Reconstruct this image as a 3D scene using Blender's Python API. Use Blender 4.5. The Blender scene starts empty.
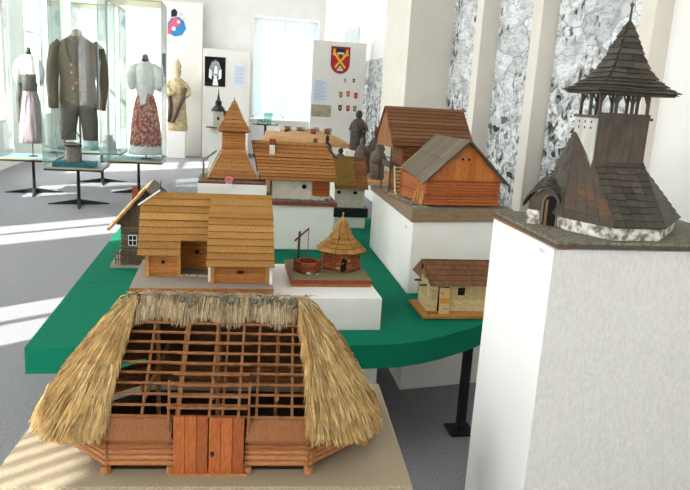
import bpy, bmesh, math, random
from math import sin, cos, pi, radians as R
from mathutils import Vector as V, Matrix
rnd = random.Random(7)
sc = bpy.context.scene
col = sc.collection

# ------------------------------------------------------------------ materials
def lin(h):
    h = h.lstrip('#')
    out = []
    for i in (0, 2, 4):
        c = int(h[i:i+2], 16) / 255
        out.append(c / 12.92 if c <= .04045 else ((c + .055) / 1.055) ** 2.4)
    return (*out, 1)

def mat(name, c1, c2=None, scale=20, stretch=(1, 1, 1), rough=.7, bump=0, bscale=None, metal=0, detail=4, lo=.35, hi=.65, spec=.3):
    m = bpy.data.materials.new(name); m.use_nodes = True
    nt = m.node_tree; b = nt.nodes['Principled BSDF']; L = nt.links.new
    b.inputs['Base Color'].default_value = lin(c1); b.inputs['Roughness'].default_value = rough
    b.inputs['Metallic'].default_value = metal; b.inputs['Specular IOR Level'].default_value = spec
    tc = nt.nodes.new('ShaderNodeTexCoord'); mp = nt.nodes.new('ShaderNodeMapping')
    mp.inputs['Scale'].default_value = stretch; L(tc.outputs['Object'], mp.inputs[0])
    if c2:
        n = nt.nodes.new('ShaderNodeTexNoise'); n.inputs['Scale'].default_value = scale; n.inputs['Detail'].default_value = detail
        L(mp.outputs[0], n.inputs['Vector'])
        r = nt.nodes.new('ShaderNodeValToRGB')
        r.color_ramp.elements[0].position = lo; r.color_ramp.elements[0].color = lin(c1)
        r.color_ramp.elements[1].position = hi; r.color_ramp.elements[1].color = lin(c2)
        L(n.outputs['Fac'], r.inputs[0]); L(r.outputs[0], b.inputs['Base Color'])
    if bump:
        n2 = nt.nodes.new('ShaderNodeTexNoise'); n2.inputs['Scale'].default_value = bscale or scale; n2.inputs['Detail'].default_value = 3
        L(mp.outputs[0], n2.inputs['Vector'])
        bp = nt.nodes.new('ShaderNodeBump'); bp.inputs['Strength'].default_value = bump; bp.inputs['Distance'].default_value = .01
        L(n2.outputs['Fac'], bp.inputs['Height']); L(bp.outputs[0], b.inputs['Normal'])
    return m

def island_mat(name, cols, rough=.7, scale=60, stretch=(1, 1, 1), grain=.35):
    """each loose board / straw / log of a mesh takes its own tone (random per island), with fine grain"""
    m = bpy.data.materials.new(name); m.use_nodes = True
    nt = m.node_tree; b = nt.nodes['Principled BSDF']; L = nt.links.new
    b.inputs['Roughness'].default_value = rough; b.inputs['Specular IOR Level'].default_value = .25
    g = nt.nodes.new('ShaderNodeNewGeometry'); r = nt.nodes.new('ShaderNodeValToRGB')
    el = r.color_ramp.elements
    while len(el) < len(cols): el.new(.5)
    for i, c in enumerate(cols):
        el[i].position = i / (len(cols) - 1); el[i].color = lin(c)
    L(g.outputs['Random Per Island'], r.inputs[0])
    tc = nt.nodes.new('ShaderNodeTexCoord'); mp = nt.nodes.new('ShaderNodeMapping'); mp.inputs['Scale'].default_value = stretch
    L(tc.outputs['Object'], mp.inputs[0])
    n = nt.nodes.new('ShaderNodeTexNoise'); n.inputs['Scale'].default_value = scale; n.inputs['Detail'].default_value = 4
    L(mp.outputs[0], n.inputs['Vector'])
    r2 = nt.nodes.new('ShaderNodeValToRGB'); v = 1 - grain
    r2.color_ramp.elements[0].position = .3; r2.color_ramp.elements[0].color = (v, v, v, 1)
    r2.color_ramp.elements[1].position = .65; r2.color_ramp.elements[1].color = (1.08, 1.08, 1.08, 1)
    L(n.outputs['Fac'], r2.inputs[0])
    mx = nt.nodes.new('ShaderNodeMix'); mx.data_type = 'RGBA'; mx.blend_type = 'MULTIPLY'; mx.inputs[0].default_value = 1
    L(r.outputs[0], mx.inputs[6]); L(r2.outputs[0], mx.inputs[7]); L(mx.outputs[2], b.inputs['Base Color'])
    return m

def glass_mat(name, tint, gloss):
    m = bpy.data.materials.new(name); m.use_nodes = True
    nt = m.node_tree; nt.nodes.clear(); L = nt.links.new
    o = nt.nodes.new('ShaderNodeOutputMaterial'); t = nt.nodes.new('ShaderNodeBsdfTransparent'); g = nt.nodes.new('ShaderNodeBsdfGlossy')
    t.inputs[0].default_value = tint; g.inputs['Roughness'].default_value = .02
    f = nt.nodes.new('ShaderNodeLayerWeight'); f.inputs[0].default_value = .5
    pw = nt.nodes.new('ShaderNodeMath'); pw.operation = 'POWER'; pw.inputs[1].default_value = 4.5; L(f.outputs['Facing'], pw.inputs[0])
    mt = nt.nodes.new('ShaderNodeMath'); mt.operation = 'MULTIPLY_ADD'; mt.inputs[1].default_value = gloss; mt.inputs[2].default_value = .03
    x = nt.nodes.new('ShaderNodeMixShader'); L(pw.outputs[0], mt.inputs[0]); L(mt.outputs[0], x.inputs[0]); L(t.outputs[0], x.inputs[1]); L(g.outputs[0], x.inputs[2]); L(x.outputs[0], o.inputs[0])
    return m

M = {}
M['floor'] = mat('carpet', '#6e6d73', '#a09fa4', 130, rough=.95, bump=.3, bscale=400, lo=.3, hi=.7)
M['wall'] = mat('plaster', '#e9e7e4', '#efedea', 3, rough=.9)
M['ceil'] = mat('ceiling_paint', '#f4f4f2', rough=.9)
M['beige'] = mat('beige_paint', '#d8d1c7', '#dcd6cd', 4, rough=.85)
M['white'] = mat('white_board', '#e9e7e2', '#eeece8', 6, rough=.75)
M['fabric'] = mat('woven_wallpaper', '#c9c7c5', '#d6d4d2', 150, (1, 1, .35), rough=.9, bump=.35, bscale=170)
M['gloss'] = mat('smooth_lit_white', '#f1f1f0', rough=.6)  # smooth board, whiter than the woven front to imitate window light
M['panel'] = mat('panel_board', '#e2ddd7', '#e6e2dc', 4, rough=.85)
M['green'] = mat('green_cloth', '#0c6b50', '#11755a', 160, rough=.95, bump=.15, bscale=500, spec=.1)
M['black'] = mat('black_metal', '#1c2326', rough=.45)
M['dark'] = mat('dark_opening', '#15110e', rough=.9)
M['straw'] = island_mat('straw', ['#7d5e38', '#c29f66', '#dab97e', '#b08a52', '#e6cf9f', '#8f6f42', '#cfab70'], .75, 30, grain=.3)
M['oldstraw'] = island_mat('ridge_straw', ['#6b5a48', '#b8a382', '#dcc8a4', '#97816a', '#ccb38e', '#574a3e'], .8, 30, grain=.3)
M['strawbed'] = mat('straw_bed', '#5d4428', '#745734', 40, rough=.9)
M['moss'] = mat('grey_moss', '#5d5a50', '#7d7765', 60, rough=1, bump=.6, bscale=90)
M['sandbase'] = mat('sand_base', '#8f7f68', '#b9aa92', 300, rough=1, bump=.8, bscale=260)
M['redwood'] = island_mat('red_brown_wood', ['#84502e', '#a3683f', '#b57c4e', '#925a35'], .6, 50, (1, 5, 5))
M['lattice'] = island_mat('lattice_wood', ['#8f5f3a', '#9f6c44', '#7f5231', '#aa784e'], .65, 60)
M['door'] = island_mat('orange_door_wood', ['#9f5527', '#ad602e', '#924c22'], .5, 40, (6, 6, 1))
M['shelfwood'] = island_mat('brown_shingle_wood', ['#96603a', '#8a5734'], .7, 90, (8, 1, 1), .4)
M['honeyroof'] = island_mat('honey_shingles', ['#9f7238', '#ab7d43', '#956832', '#b4874b', '#9c6f3a'], .65, 70, (3, 1, 1), .3)
M['honeylog'] = island_mat('honey_logs', ['#b97c42', '#ab6d36', '#c4884c'], .6, 50, (1, 4, 4), .3)
M['honeypost'] = mat('honey_post', '#b98645', '#a9763a', 50, rough=.6)
M['orangeroof'] = island_mat('orange_brown_shingles', ['#9f6a38', '#aa7440', '#935f31', '#b27d48'], .65, 50, (2, 1, 1), .3)
M['brownroof'] = island_mat('brown_shingles', ['#8a5733', '#96623b', '#7f4f2d', '#9c6a43'], .7, 70, (3, 1, 1), .35)
M['barnroof'] = island_mat('red_brown_shingles', ['#71492f', '#7d5538', '#664128', '#845d40'], .7, 60, (3, 1, 1), .3)
M['greyroof'] = island_mat('grey_board_roof', ['#7a6f60', '#6e6355', '#857a69', '#655b4e'], .8, 80, (1, 6, 1), .35)
M['barnlog'] = island_mat('barn_logs', ['#9f5529', '#b36636', '#8f4a24'], .55, 50, (1, 4, 4), .3)
M['gable'] = island_mat('orange_gable_boards', ['#b8692f', '#c57a3c', '#ad5d28'], .55, 40, (5, 5, 1), .3)
M['darkshingle'] = island_mat('dark_church_shingles', ['#454039', '#504940', '#3b352f', '#595147', '#423b34'], .7, 60, (2, 2, 1), .35)
M['redshingle'] = island_mat('worn_church_shingles', ['#49423a', '#52443a', '#624736', '#453e37', '#4e463d', '#48403a'], .7, 60, (2, 2, 1), .35)
M['darkwood'] = mat('dark_wood', '#443c34', '#564c43', 40, (1, 1, .3), rough=.65)
M['stone'] = mat('whitewashed_stone', '#dedad3', '#6f695f', 30, rough=.95, bump=1, bscale=40, lo=.44, hi=.62, detail=6)
M['plaster'] = mat('model_plaster', '#d6d0c3', '#c9c1b2', 20, rough=.9)
M['modelground'] = mat('gravel_ground', '#605a4c', '#8e877a', 90, rough=1, bump=.8, bscale=120)
M['mossground'] = mat('mossy_ground', '#75694f', '#8d8164', 120, rough=1, bump=.5, bscale=160)
M['baseboard'] = mat('grey_base_board', '#8b8076', '#9b9085', 60, (1, 6, 1), rough=.8)
M['baseedge'] = mat('base_edge_wood', '#a0683a', '#8c552c', 30, rough=.6)
M['redbase'] = mat('dark_red_base', '#6f2f22', '#82402f', 40, rough=.6)
M['barnbase'] = mat('barn_base_wood', '#7d6650', '#8d755c', 20, (1, 4, 4), rough=.7)
M['brick'] = island_mat('hut_red_wood', ['#8a4527', '#9a5230', '#7a3b22', '#a8623c'], .7, 40, grain=.3)
M['chink'] = mat('lime_chinking', '#c9b596', '#ad9573', 60, rough=1)
M['paleplank'] = island_mat('pale_yellow_planks', ['#d6bf8c', '#dfca9b', '#cdb47e'], .7, 40, (1, 4, 4), .3)
M['greywood'] = island_mat('grey_weathered_wood', ['#6b5b4a', '#76654f', '#5d4f41'], .8, 50, (4, 4, 1), .35)
M['mossroof'] = mat('mossy_yellow_thatch', '#8a6a30', '#6d5527', 60, rough=1, bump=.5)
M['bronze'] = mat('dark_carving', '#332b27', '#51463f', 30, rough=.5, bump=.4)
M['palecarve'] = mat('pale_carving', '#6b5d51', '#4f443b', 30, rough=.6, bump=.4)
M['gold'] = mat('faded_gilding', '#a58d63', '#c9b999', 14, rough=.5, bump=.4, bscale=20)
M['tan'] = mat('tan_sand', '#b58a5e', '#c4986b', 20, rough=.9)
M['beech'] = mat('beech_top', '#c49a68', '#b98d5b', 8, rough=.5)
M['paper'] = mat('paper', '#ececee', rough=.8)
M['bluepaper'] = mat('pale_blue_paper', '#dfe5ee', '#cfd8e4', 60, (.1, 1, 3), rough=.8)
M['ink'] = mat('ink', '#5d6470', rough=.8)
M['pink'] = mat('pink_paper', '#d9858c', '#c76a76', 60, rough=.9)
M['brownsuit'] = mat('brown_suit_cloth', '#5d4f40', '#6b5d4c', 60, rough=.85)
M['greysuit'] = mat('trouser_cloth', '#514b42', '#5d574c', 60, rough=.85)
M['leather'] = mat('brown_leather', '#6d4a30', '#593a25', 30, rough=.4)
M['brass'] = mat('brass', '#b59a55', rough=.3, metal=1)
M['blouse'] = mat('white_linen', '#eceae8', '#dcdad9', 14, rough=.9, bump=.4, bscale=25)
M['redskirt'] = mat('red_floral_cloth', '#8e2c2a', '#c79a87', 22, rough=.85, lo=.45, hi=.62)
M['pinkskirt'] = mat('faded_floral_cloth', '#a89aa0', '#8d6f74', 9, (3, 3, .4), rough=.85)
M['vest'] = mat('grey_vest_cloth', '#57504a', rough=.9)
M['skin'] = mat('mannequin_form', '#b09a88', rough=.7)
M['teal'] = mat('teal_lining', '#2c5a66', '#35707a', 20, rough=.9)
M['casefloor'] = mat('case_floor_cloth', '#7d979a', '#8ba5a6', 20, rough=.9)
M['rim'] = mat('pale_gold_rim', '#b9ae84', rough=.35, metal=.6)
M['glassedge'] = mat('green_glass_edge', '#8fb5b0', rough=.15)
M['blind'] = mat('blind_fabric', '#eef4f8', rough=.9)
M['bucket'] = mat('weathered_bucket', '#7d6f62', '#8f8072', 20, rough=.8)
M['glass'] = glass_mat('clear_glass', (.965, .99, .985, 1), .9)
M['tableglass'] = glass_mat('table_glass', (.75, .88, .85, 1), .8)
M['red'] = mat('shield_red', '#b3202a', rough=.7); M['yellow'] = mat('shield_yellow', '#e0b93c', rough=.7)
M['navy'] = mat('shield_navy', '#23283c', rough=.7); M['blue'] = mat('emblem_blue', '#2f7fb5', rough=.7)
M['rose'] = mat('emblem_rose', '#cf5a76', rough=.7); M['grey'] = mat('grey_paint', '#8a8d90', rough=.8)
M['palegrey'] = mat('pale_grey_blue', '#c6cdd0', rough=.9)
M['greenish'] = mat('olive_print', '#7d8060', rough=.8)
M['sepia'] = mat('sepia_print', '#b5ab94', '#8f866f', 9, rough=.8)
for n_ in ('blind',):
    b_ = M[n_].node_tree.nodes['Principled BSDF']
    nt_ = M[n_].node_tree; o_ = nt_.nodes['Material Output']
    tr_ = nt_.nodes.new('ShaderNodeBsdfTranslucent'); tr_.inputs[0].default_value = (.44, .475, .50, 1)
    mx_ = nt_.nodes.new('ShaderNodeMixShader'); mx_.inputs[0].default_value = .6
    nt_.links.new(b_.outputs[0], mx_.inputs[1]); nt_.links.new(tr_.outputs[0], mx_.inputs[2]); nt_.links.new(mx_.outputs[0], o_.inputs[0])

def mural_mat(name, seed):
    """pencil drawing of a village landscape: washes, thin field borders, dense trees and roofs low down"""
    m = bpy.data.materials.new(name); m.use_nodes = True
    nt = m.node_tree; b = nt.nodes['Principled BSDF']; L = nt.links.new; N = nt.nodes.new
    b.inputs['Roughness'].default_value = .8; b.inputs['Specular IOR Level'].default_value = .15
    tc = N('ShaderNodeTexCoord'); mp = N('ShaderNodeMapping'); mp.inputs['Location'].default_value = (seed, seed * 1.7, seed * .6)
    L(tc.outputs['Object'], mp.inputs[0])
    def ramp(src, p0, c0, p1, c1):
        r = N('ShaderNodeValToRGB'); e = r.color_ramp.elements
        e[0].position = p0; e[0].color = (c0, c0, c0, 1); e[1].position = p1; e[1].color = (c1, c1, c1, 1); L(src, r.inputs[0]); return r.outputs[0]
    def mul(a, c, f=1):
        x = N('ShaderNodeMix'); x.data_type = 'RGBA'; x.blend_type = 'MULTIPLY'; x.inputs[0].default_value = f; L(a, x.inputs[6]); L(c, x.inputs[7]); return x.outputs[2]
    def mapped(vec, scale=(1, 1, 1), rot=(0, 0, 0)):
        q = N('ShaderNodeMapping'); q.inputs['Scale'].default_value = scale; q.inputs['Rotation'].default_value = rot; L(vec, q.inputs[0]); return q.outputs[0]
    def noise(sc_, det, vec=None, out='Fac', dist=0):
        n = N('ShaderNodeTexNoise'); n.inputs['Scale'].default_value = sc_; n.inputs['Detail'].default_value = det; n.inputs['Distortion'].default_value = dist; L(vec or mp.outputs[0], n.inputs['Vector']); return n.outputs[out]
    wv = N('ShaderNodeMix'); wv.data_type = 'RGBA'; wv.blend_type = 'LINEAR_LIGHT'; wv.inputs[0].default_value = .16
    L(mapped(mp.outputs[0], (1, 1, 1.9), (.4, 0, 0)), wv.inputs[6]); L(noise(2.6, 2, None, 'Color'), wv.inputs[7]); wvec = wv.outputs[2]
    def voro(scale, feat, vec):
        v = N('ShaderNodeTexVoronoi'); v.feature = feat; v.inputs['Scale'].default_value = scale; L(vec, v.inputs['Vector']); return v
    edges = ramp(voro(2.4, 'DISTANCE_TO_EDGE', wvec).outputs['Distance'], .006, .5, .016, 1)
    edges2 = ramp(voro(5.2, 'DISTANCE_TO_EDGE', wvec).outputs['Distance'], .006, .85, .015, 1)
    tone = ramp(voro(2.4, 'F1', wvec).outputs['Color'], .1, .74, .75, .96)
    wash = ramp(noise(4.5, 5, wvec, dist=.6), .34, .62, .58, 1)
    hatch = ramp(noise(40, 2, mapped(mp.outputs[0], (1, .35, 1.4), (.6, 0, 0))), .36, .72, .5, 1)
    fields = mul(mul(mul(mul(edges, edges2), tone), wash), hatch)
    spots = ramp(noise(17, 4, mapped(mp.outputs[0], (1, 1, .75))), .36, .16, .44, 1)   # lone trees
    band = ramp(noise(3.1, 2), .44, 1, .52, 0)
    sp = N('ShaderNodeMix'); sp.data_type = 'RGBA'; L(band, sp.inputs[0]); L(spots, sp.inputs[7]); sp.inputs[6].default_value = (1, 1, 1, 1)
    fields = mul(fields, sp.outputs[2])
    vq = voro(11, 'F1', wvec); vq.distance = 'CHEBYCHEV'; roofs = ramp(vq.outputs['Color'], .15, .05, .7, .95)
    blot = ramp(noise(13, 6, dist=.8), .38, .06, .55, .98)
    tm = N('ShaderNodeMix'); tm.data_type = 'RGBA'; L(ramp(noise(4, 2), .44, 0, .54, 1), tm.inputs[0]); L(roofs, tm.inputs[6]); L(blot, tm.inputs[7])
    dense = mul(mul(tm.outputs[2], hatch), wash, .7)
    sep = N('ShaderNodeSeparateXYZ'); L(tc.outputs['Object'], sep.inputs[0])
    wob = N('ShaderNodeMath'); wob.operation = 'MULTIPLY_ADD'; wob.inputs[1].default_value = 1.6; L(noise(1.6, 3), wob.inputs[0]); L(sep.outputs[2], wob.inputs[2])
    sc4 = N('ShaderNodeMath'); sc4.operation = 'MULTIPLY'; sc4.inputs[1].default_value = .25; L(wob.outputs[0], sc4.inputs[0])
    x = N('ShaderNodeMix'); x.data_type = 'RGBA'; L(ramp(sc4.outputs[0], .545, 1, .60, 0), x.inputs[0]); L(fields, x.inputs[6]); L(dense, x.inputs[7])
    dim = N('ShaderNodeMix'); dim.data_type = 'RGBA'; dim.blend_type = 'MULTIPLY'; dim.inputs[0].default_value = 1; dim.inputs[7].default_value = (.80, .81, .82, 1)
    L(x.outputs[2], dim.inputs[6]); L(dim.outputs[2], b.inputs['Base Color'])
    return m

# ------------------------------------------------------------------ mesh builder
class MB:
    def __init__(s): s.v = []; s.f = []
    def add(s, vs, fs):
        o = len(s.v); s.v += [tuple(v) for v in vs]; s.f += [tuple(i + o for i in f) for f in fs]; return s
    def box(s, x0, x1, y0, y1, z0, z1, m=None):
        vs = [V((x, y, z)) for z in (z0, z1) for y in (y0, y1) for x in (x0, x1)]
        if m is not None: vs = [m @ v for v in vs]
        return s.add(vs, [(0, 2, 3, 1), (4, 5, 7, 6), (0, 1, 5, 4), (2, 6, 7, 3), (0, 4, 6, 2), (1, 3, 7, 5)])
    def cbox(s, c, size, rot=None):
        m = Matrix.Translation(c) @ (rot if rot is not None else Matrix.Identity(4)); a, b, d = (q / 2 for q in size)
        return s.box(-a, a, -b, b, -d, d, m)
    def prism(s, pts, z0, z1, top=None):
        n = len(pts); top = top or pts
        vs = [(p[0], p[1], z0) for p in pts] + [(p[0], p[1], z1) for p in top]
        return s.add(vs, [tuple(reversed(range(n))), tuple(range(n, 2 * n))] + [(i, (i + 1) % n, n + (i + 1) % n, n + i) for i in range(n)])
    def hexa(s, bot, top):          # two lists of 3-D points
        n = len(bot)
        return s.add(list(bot) + list(top), [tuple(reversed(range(n))), tuple(range(n, 2 * n))] + [(i, (i + 1) % n, n + (i + 1) % n, n + i) for i in range(n)])
    def tube(s, p0, p1, r0, r1=None, n=8):
        p0 = V(p0); p1 = V(p1); r1 = r0 if r1 is None else r1; d = (p1 - p0)
        if d.length < 1e-7: return s
        q = d.to_track_quat('Z', 'Y').to_matrix()
        a = [p0 + q @ V((r0 * cos(2 * pi * i / n + pi / n), r0 * sin(2 * pi * i / n + pi / n), 0)) for i in range(n)]
        b = [p1 + q @ V((r1 * cos(2 * pi * i / n + pi / n), r1 * sin(2 * pi * i / n + pi / n), 0)) for i in range(n)]
        return s.hexa(a, b)
    def path(s, pts, r, n=8):
        for a, b in zip(pts, pts[1:]): s.tube(a, b, r, r, n)
        return s
    def rings(s, rings):            # loft closed rings with caps
        n = len(rings[0]); vs = [p for r_ in rings for p in r_]; fs = [tuple(reversed(range(n)))]
        for k in range(len(rings) - 1):
            for i in range(n): fs.append((k * n + i, k * n + (i + 1) % n, (k + 1) * n + (i + 1) % n, (k + 1) * n + i))
        fs.append(tuple((len(rings) - 1) * n + i for i in range(n)))
        return s.add(vs, fs)
    def lathe(s, prof, c=(0, 0), n=24, sx=1, sy=1, wob=None, off=None):
        rs = []
        for k, (r_, z) in enumerate(prof):
            ox, oy = off(z) if off else (0, 0)
            rs.append([(c[0] + ox + sx * r_ * (wob(2 * pi * i / n, z) if wob else 1) * cos(2 * pi * i / n), c[1] + oy + sy * r_ * (wob(2 * pi * i / n, z) if wob else 1) * sin(2 * pi * i / n), z) for i in range(n)])
        return s.rings(rs)
    def ball(s, c, rx, ry=None, rz=None, n=12, k=7):
        ry = rx if ry is None else ry; rz = rx if rz is None else rz
        prof = [(max(.02, sin(pi * j / k)), -cos(pi * j / k)) for j in range(k + 1)]
        return s.rings([[(c[0] + rx * p * cos(2 * pi * i / n), c[1] + ry * p * sin(2 * pi * i / n), c[2] + rz * z) for i in range(n)] for p, z in prof])
    def build(s, name, m, parent=None, bevel=0, smooth=False):
        me = bpy.data.meshes.new(name); me.from_pydata(s.v, [], s.f); me.update()
        bm = bmesh.new(); bm.from_mesh(me); bmesh.ops.recalc_face_normals(bm, faces=bm.faces); bm.to_mesh(me); bm.free()
        if smooth:
            for p in me.polygons: p.use_smooth = True
        o = bpy.data.objects.new(name, me); col.objects.link(o); me.materials.append(m if not isinstance(m, str) else M[m])
        if parent is not None: o.parent = parent
        if bevel:
            b = o.modifiers.new('bevel', 'BEVEL'); b.width = bevel; b.segments = 2; b.limit_method = 'ANGLE'
        return o

def tag(o, label=None, cat=None, group=None, kind=None):
    if label: o['label'] = label
    if cat: o['category'] = cat
    if group: o['group'] = group
    if kind: o['kind'] = kind
    return o
def thing(name, label, cat, loc=(0, 0, 0), rz=0, group=None):
    o = bpy.data.objects.new(name, None); col.objects.link(o); o.location = loc; o.rotation_euler = (0, 0, rz); o.empty_display_size = .1
    return tag(o, label, cat, group)
def struct(name, mb, m, parent=None, **k):
    o = mb.build(name, m, parent, **k)
    if parent is None: o['kind'] = 'structure'
    return o
def bl(*a): return MB().box(*a)

def shingles(mb, el, er, rr, rl, rows, cols=1, th=.006, over=.5, jit=0., rand=rnd):
    """rows of overlapping boards on the plane eave-left, eave-right, ridge-right, ridge-left"""
    el, er, rr, rl = map(V, (el, er, rr, rl)); n = (er - el).cross(rl - el).normalized()
    for k in range(rows):
        t0 = k / rows; t1 = min(1, (k + 1 + over) / rows)
        for c in range(cols):
            a, b = c / cols, (c + 1) / cols
            P = lambda s_, t: el.lerp(er, s_).lerp(rl.lerp(rr, s_), t)
            g = .0006 if cols > 1 else 0
            j = rand.uniform(-jit, jit) / rows
            p00, p10, p11, p01 = P(a, t0 + (j if k else 0)), P(b, t0 + (j if k else 0)), P(b, t1), P(a, t1)
            d = (p10 - p00).normalized() * g
            p00 += d; p01 += d; p10 -= d; p11 -= d
            lo = n * th * 1.0; up = n * th * 2.0; thin = n * th * .25
            mb.hexa([p00 + lo, p10 + lo, p11, p01], [p00 + up, p10 + up, p11 + thin, p01 + thin])
    return mb

def logwall(mb, p0, p1, z0, z1, n, r=None, ext=.012, sides=10):
    p0 = V((*p0, 0)); p1 = V((*p1, 0)); d = (p1 - p0).normalized(); h = (z1 - z0) / n; r = r or h * .42
    for k in range(n):
        z = V((0, 0, z0 + h * (k + .5)))
        mb.tube(p0 - d * ext + z, p1 + d * ext + z, r, r, sides)
    s2 = V((-d.y, d.x, 0)) * h * .07; a = [p0 - s2, p1 - s2, p1 + s2, p0 + s2]
    mb.hexa([q + V((0, 0, z0)) for q in a], [q + V((0, 0, z1 - h * .2)) for q in a])
    return mb

# ------------------------------------------------------------------ room
XL, XR, YB, YF, HC = -4.0, 2.42, -4.0, 17.4, 4.2
struct('floor', bl(XL - .3, XR + .3, YB - .3, YF + .3, -.1, 0), 'floor')
struct('ceiling', bl(XL - .3, XR + .3, YB - .3, YF + .3, HC, HC + .1), 'ceil')
# left wall with a row of tall windows, one bay every 3.5 m
bays = [(-3.9, -1.3), (-.85, .02), (2.35, 3.5), (5.75, 7.05), (9.2, 10.55), (12.0, 13.5), (15.0, 16.9)]  # first bay is out of view, widened to brighten the church plinth's left side
Z0, Z1 = .9, 3.69
w = MB(); y = YB - .3
for a, b in bays:
    w.box(XL - .3, XL, y, a, 0, HC); w.box(XL - .3, XL, a, b, 0, Z0); w.box(XL - .3, XL, a, b, Z1, HC); y = b
w.box(XL - .3, XL, y, YF + .3, 0, HC)
struct('wall_left', w, 'wall')
for i, (a, b) in enumerate(bays):
    e = bpy.data.objects.new('window_%d' % (i + 2), None); col.objects.link(e); e.location = (XL - .2, (a + b) / 2, Z0); e['kind'] = 'structure'
    h = (b - a) / 2; H_ = Z1 - Z0
    f = MB()
    for q in (-h, h - .05): f.box(-.03, .03, q, q + .05, 0, H_)
    f.box(-.03, .03, -h, h, 0, .05); f.box(-.03, .03, -h, h, H_ - .03, H_)
    if i >= 2: f.box(-.03, .03, -.03, .03, 0, H_).box(-.03, .03, -h, h, H_ * .62 - .035, H_ * .62 + .035)
    f.build('window_frame', 'white', e); bl(-.004, .004, -h + .05, h - .05, .05, H_ - .05).build('window_pane', 'glass', e)
# blinds half turned in the window nearest the thatched barn: sun comes through in stripes
a, b = bays[1]
bt = thing('vertical_blind', 'half-open white vertical blind hanging in the left wall window nearest the thatched barn', 'blind', (XL - .26, a, Z0))
hr = bl(-.012, .012, 0, b - a, Z1 - Z0 - .04, Z1 - Z0 - .01).build('head_rail', 'white', bt)
sl_mb = MB()
for k in range(10):
    sl_mb = MB().box(-.004, .004, k * .086 + .02, k * .086 + .05, .02, Z1 - Z0 - .05); sl_mb.build('blind_slat', 'white', bt)
# right wall, a fat pier and thin posts between the drawn panels
struct('wall_right', bl(XR, XR + .3, YB - .3, YF + .3, 0, HC), 'wall')
struct('trim_1', bl(1.93, XR, 7.3, 8.45, 0, HC), 'beige')
for i, (ya, yb) in enumerate(((3.52, 3.66), (4.86, 5.02), (6.0, 6.16))):
    struct('trim_%d' % (i + 2), bl(XR - .11 - .03 * i, XR, ya, yb, 0, HC), 'beige', bevel=.004)
mtx = [('mural_panel', 'black-and-white village drawing on the wall beside the church spire', 3.68, 4.84, 1.3),
       ('mural_panel', 'black-and-white drawing of houses and fields behind the barn gable, between two posts', 5.04, 5.98, 4.1),
       ('mural_panel', 'narrow black-and-white landscape drawing between the fat pier and the first thin post', 6.18, 7.28, 7.7),
       ('mural_panel', 'black-and-white drawing on the far wall beyond the fat pier, above the carved figures', 8.7, 12.4, 9.2)]
for n, l, ya, yb, sd in mtx:
    z1 = 3.9 if yb < 8 else 2.3
    o = bl(-.015, .0, 0, yb - ya, 0, z1 - .35).build(n, mural_mat('mural_drawing', sd), None)
    o.location = (XR - .002, ya, .35); tag(o, l, 'mural', 'drawn wall panels')
o = struct('door_1', bl(XR - .012, XR - .001, 12.7, 14.3, 0, 2.95), 'palegrey')
# far wall with its window
wx0, wx1, wz0, wz1 = .68, 2.27, 1.0, 3.46
w = MB().box(XL - .3, wx0, YF, YF + .3, 0, HC).box(wx1, XR + .3, YF, YF + .3, 0, HC).box(wx0, wx1, YF, YF + .3, 0, wz0).box(wx0, wx1, YF, YF + .3, wz1, HC)
struct('wall_far', w, 'wall')
e = bpy.data.objects.new('window_1', None); col.objects.link(e); e.location = (wx0, YF + .2, wz0); e['kind'] = 'structure'
ww, wh = wx1 - wx0, wz1 - wz0
f = MB().box(0, .06, 0, .06, 0, wh).box(ww - .06, ww, 0, .06, 0, wh).box(0, ww, 0, .06, 0, .06).box(0, ww, 0, .06, wh - .06, wh).box(ww / 2 - .03, ww / 2 + .03, 0, .06, 0, wh)
f.build('window_frame', 'white', e); bl(.06, ww - .06, .02, .028, .06, wh - .06).build('window_pane', 'glass', e)
bl(-.06, ww + .06, -.32, -.18, -.05, -.01).build('window_sill', 'white', e)
bt = thing('vertical_blind', 'closed white vertical blind glowing in the far window between the two display panels', 'blind', (wx0 + .01, YF + .06, wz0 + .02))
bl(0, ww - .02, -.02, .02, wh - .08, wh - .04).build('head_rail', 'white', bt)
for k in range(13):
    m = Matrix.Translation((.06 + k * .121, 0, 0)) @ Matrix.Rotation(R(10 + 9 * sin(k * 2.1)), 4, 'Z')
    MB().box(-.064, .064, -.0015, .0015, .03, wh - .08, m).build('blind_slat', 'blind', bt)
struct('wall_back', bl(XL - .3, XR + .3, YB - .3, YB, 0, HC), 'beige')
struct('baseboard_far', bl(XL, XR, YF - .02, YF, 0, .1), 'grey')

# ------------------------------------------------------------------ green table (cloth covered, ring round the plinths)
def plan_table(name, outer, holes, z0, z1, m, parent):
    cu = bpy.data.curves.new(name, 'CURVE'); cu.dimensions = '2D'; cu.fill_mode = 'BOTH'; cu.extrude = (z1 - z0) / 2
    for ring in [outer] + holes:
        s = cu.splines.new('POLY'); s.points.add(len(ring) - 1); s.use_cyclic_u = True
        for p, q in zip(s.points, ring): p.co = (q[0], q[1], 0, 1)
    t = bpy.data.objects.new(name + '_tmp', cu); col.objects.link(t); t.location.z = (z0 + z1) / 2
    dg = bpy.context.evaluated_depsgraph_get(); me = bpy.data.meshes.new_from_object(t.evaluated_get(dg))
    bpy.data.objects.remove(t); bpy.data.curves.remove(cu)
    me.name = name; me.materials.clear(); me.materials.append(M[m])
    o = bpy.data.objects.new(name, me); col.objects.link(o); o.location.z = (z0 + z1) / 2; o.parent = parent; return o
TZ = .604
tb = thing('display_table', 'large green cloth-covered display table with rounded corner holding the wooden models', 'table')
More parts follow.
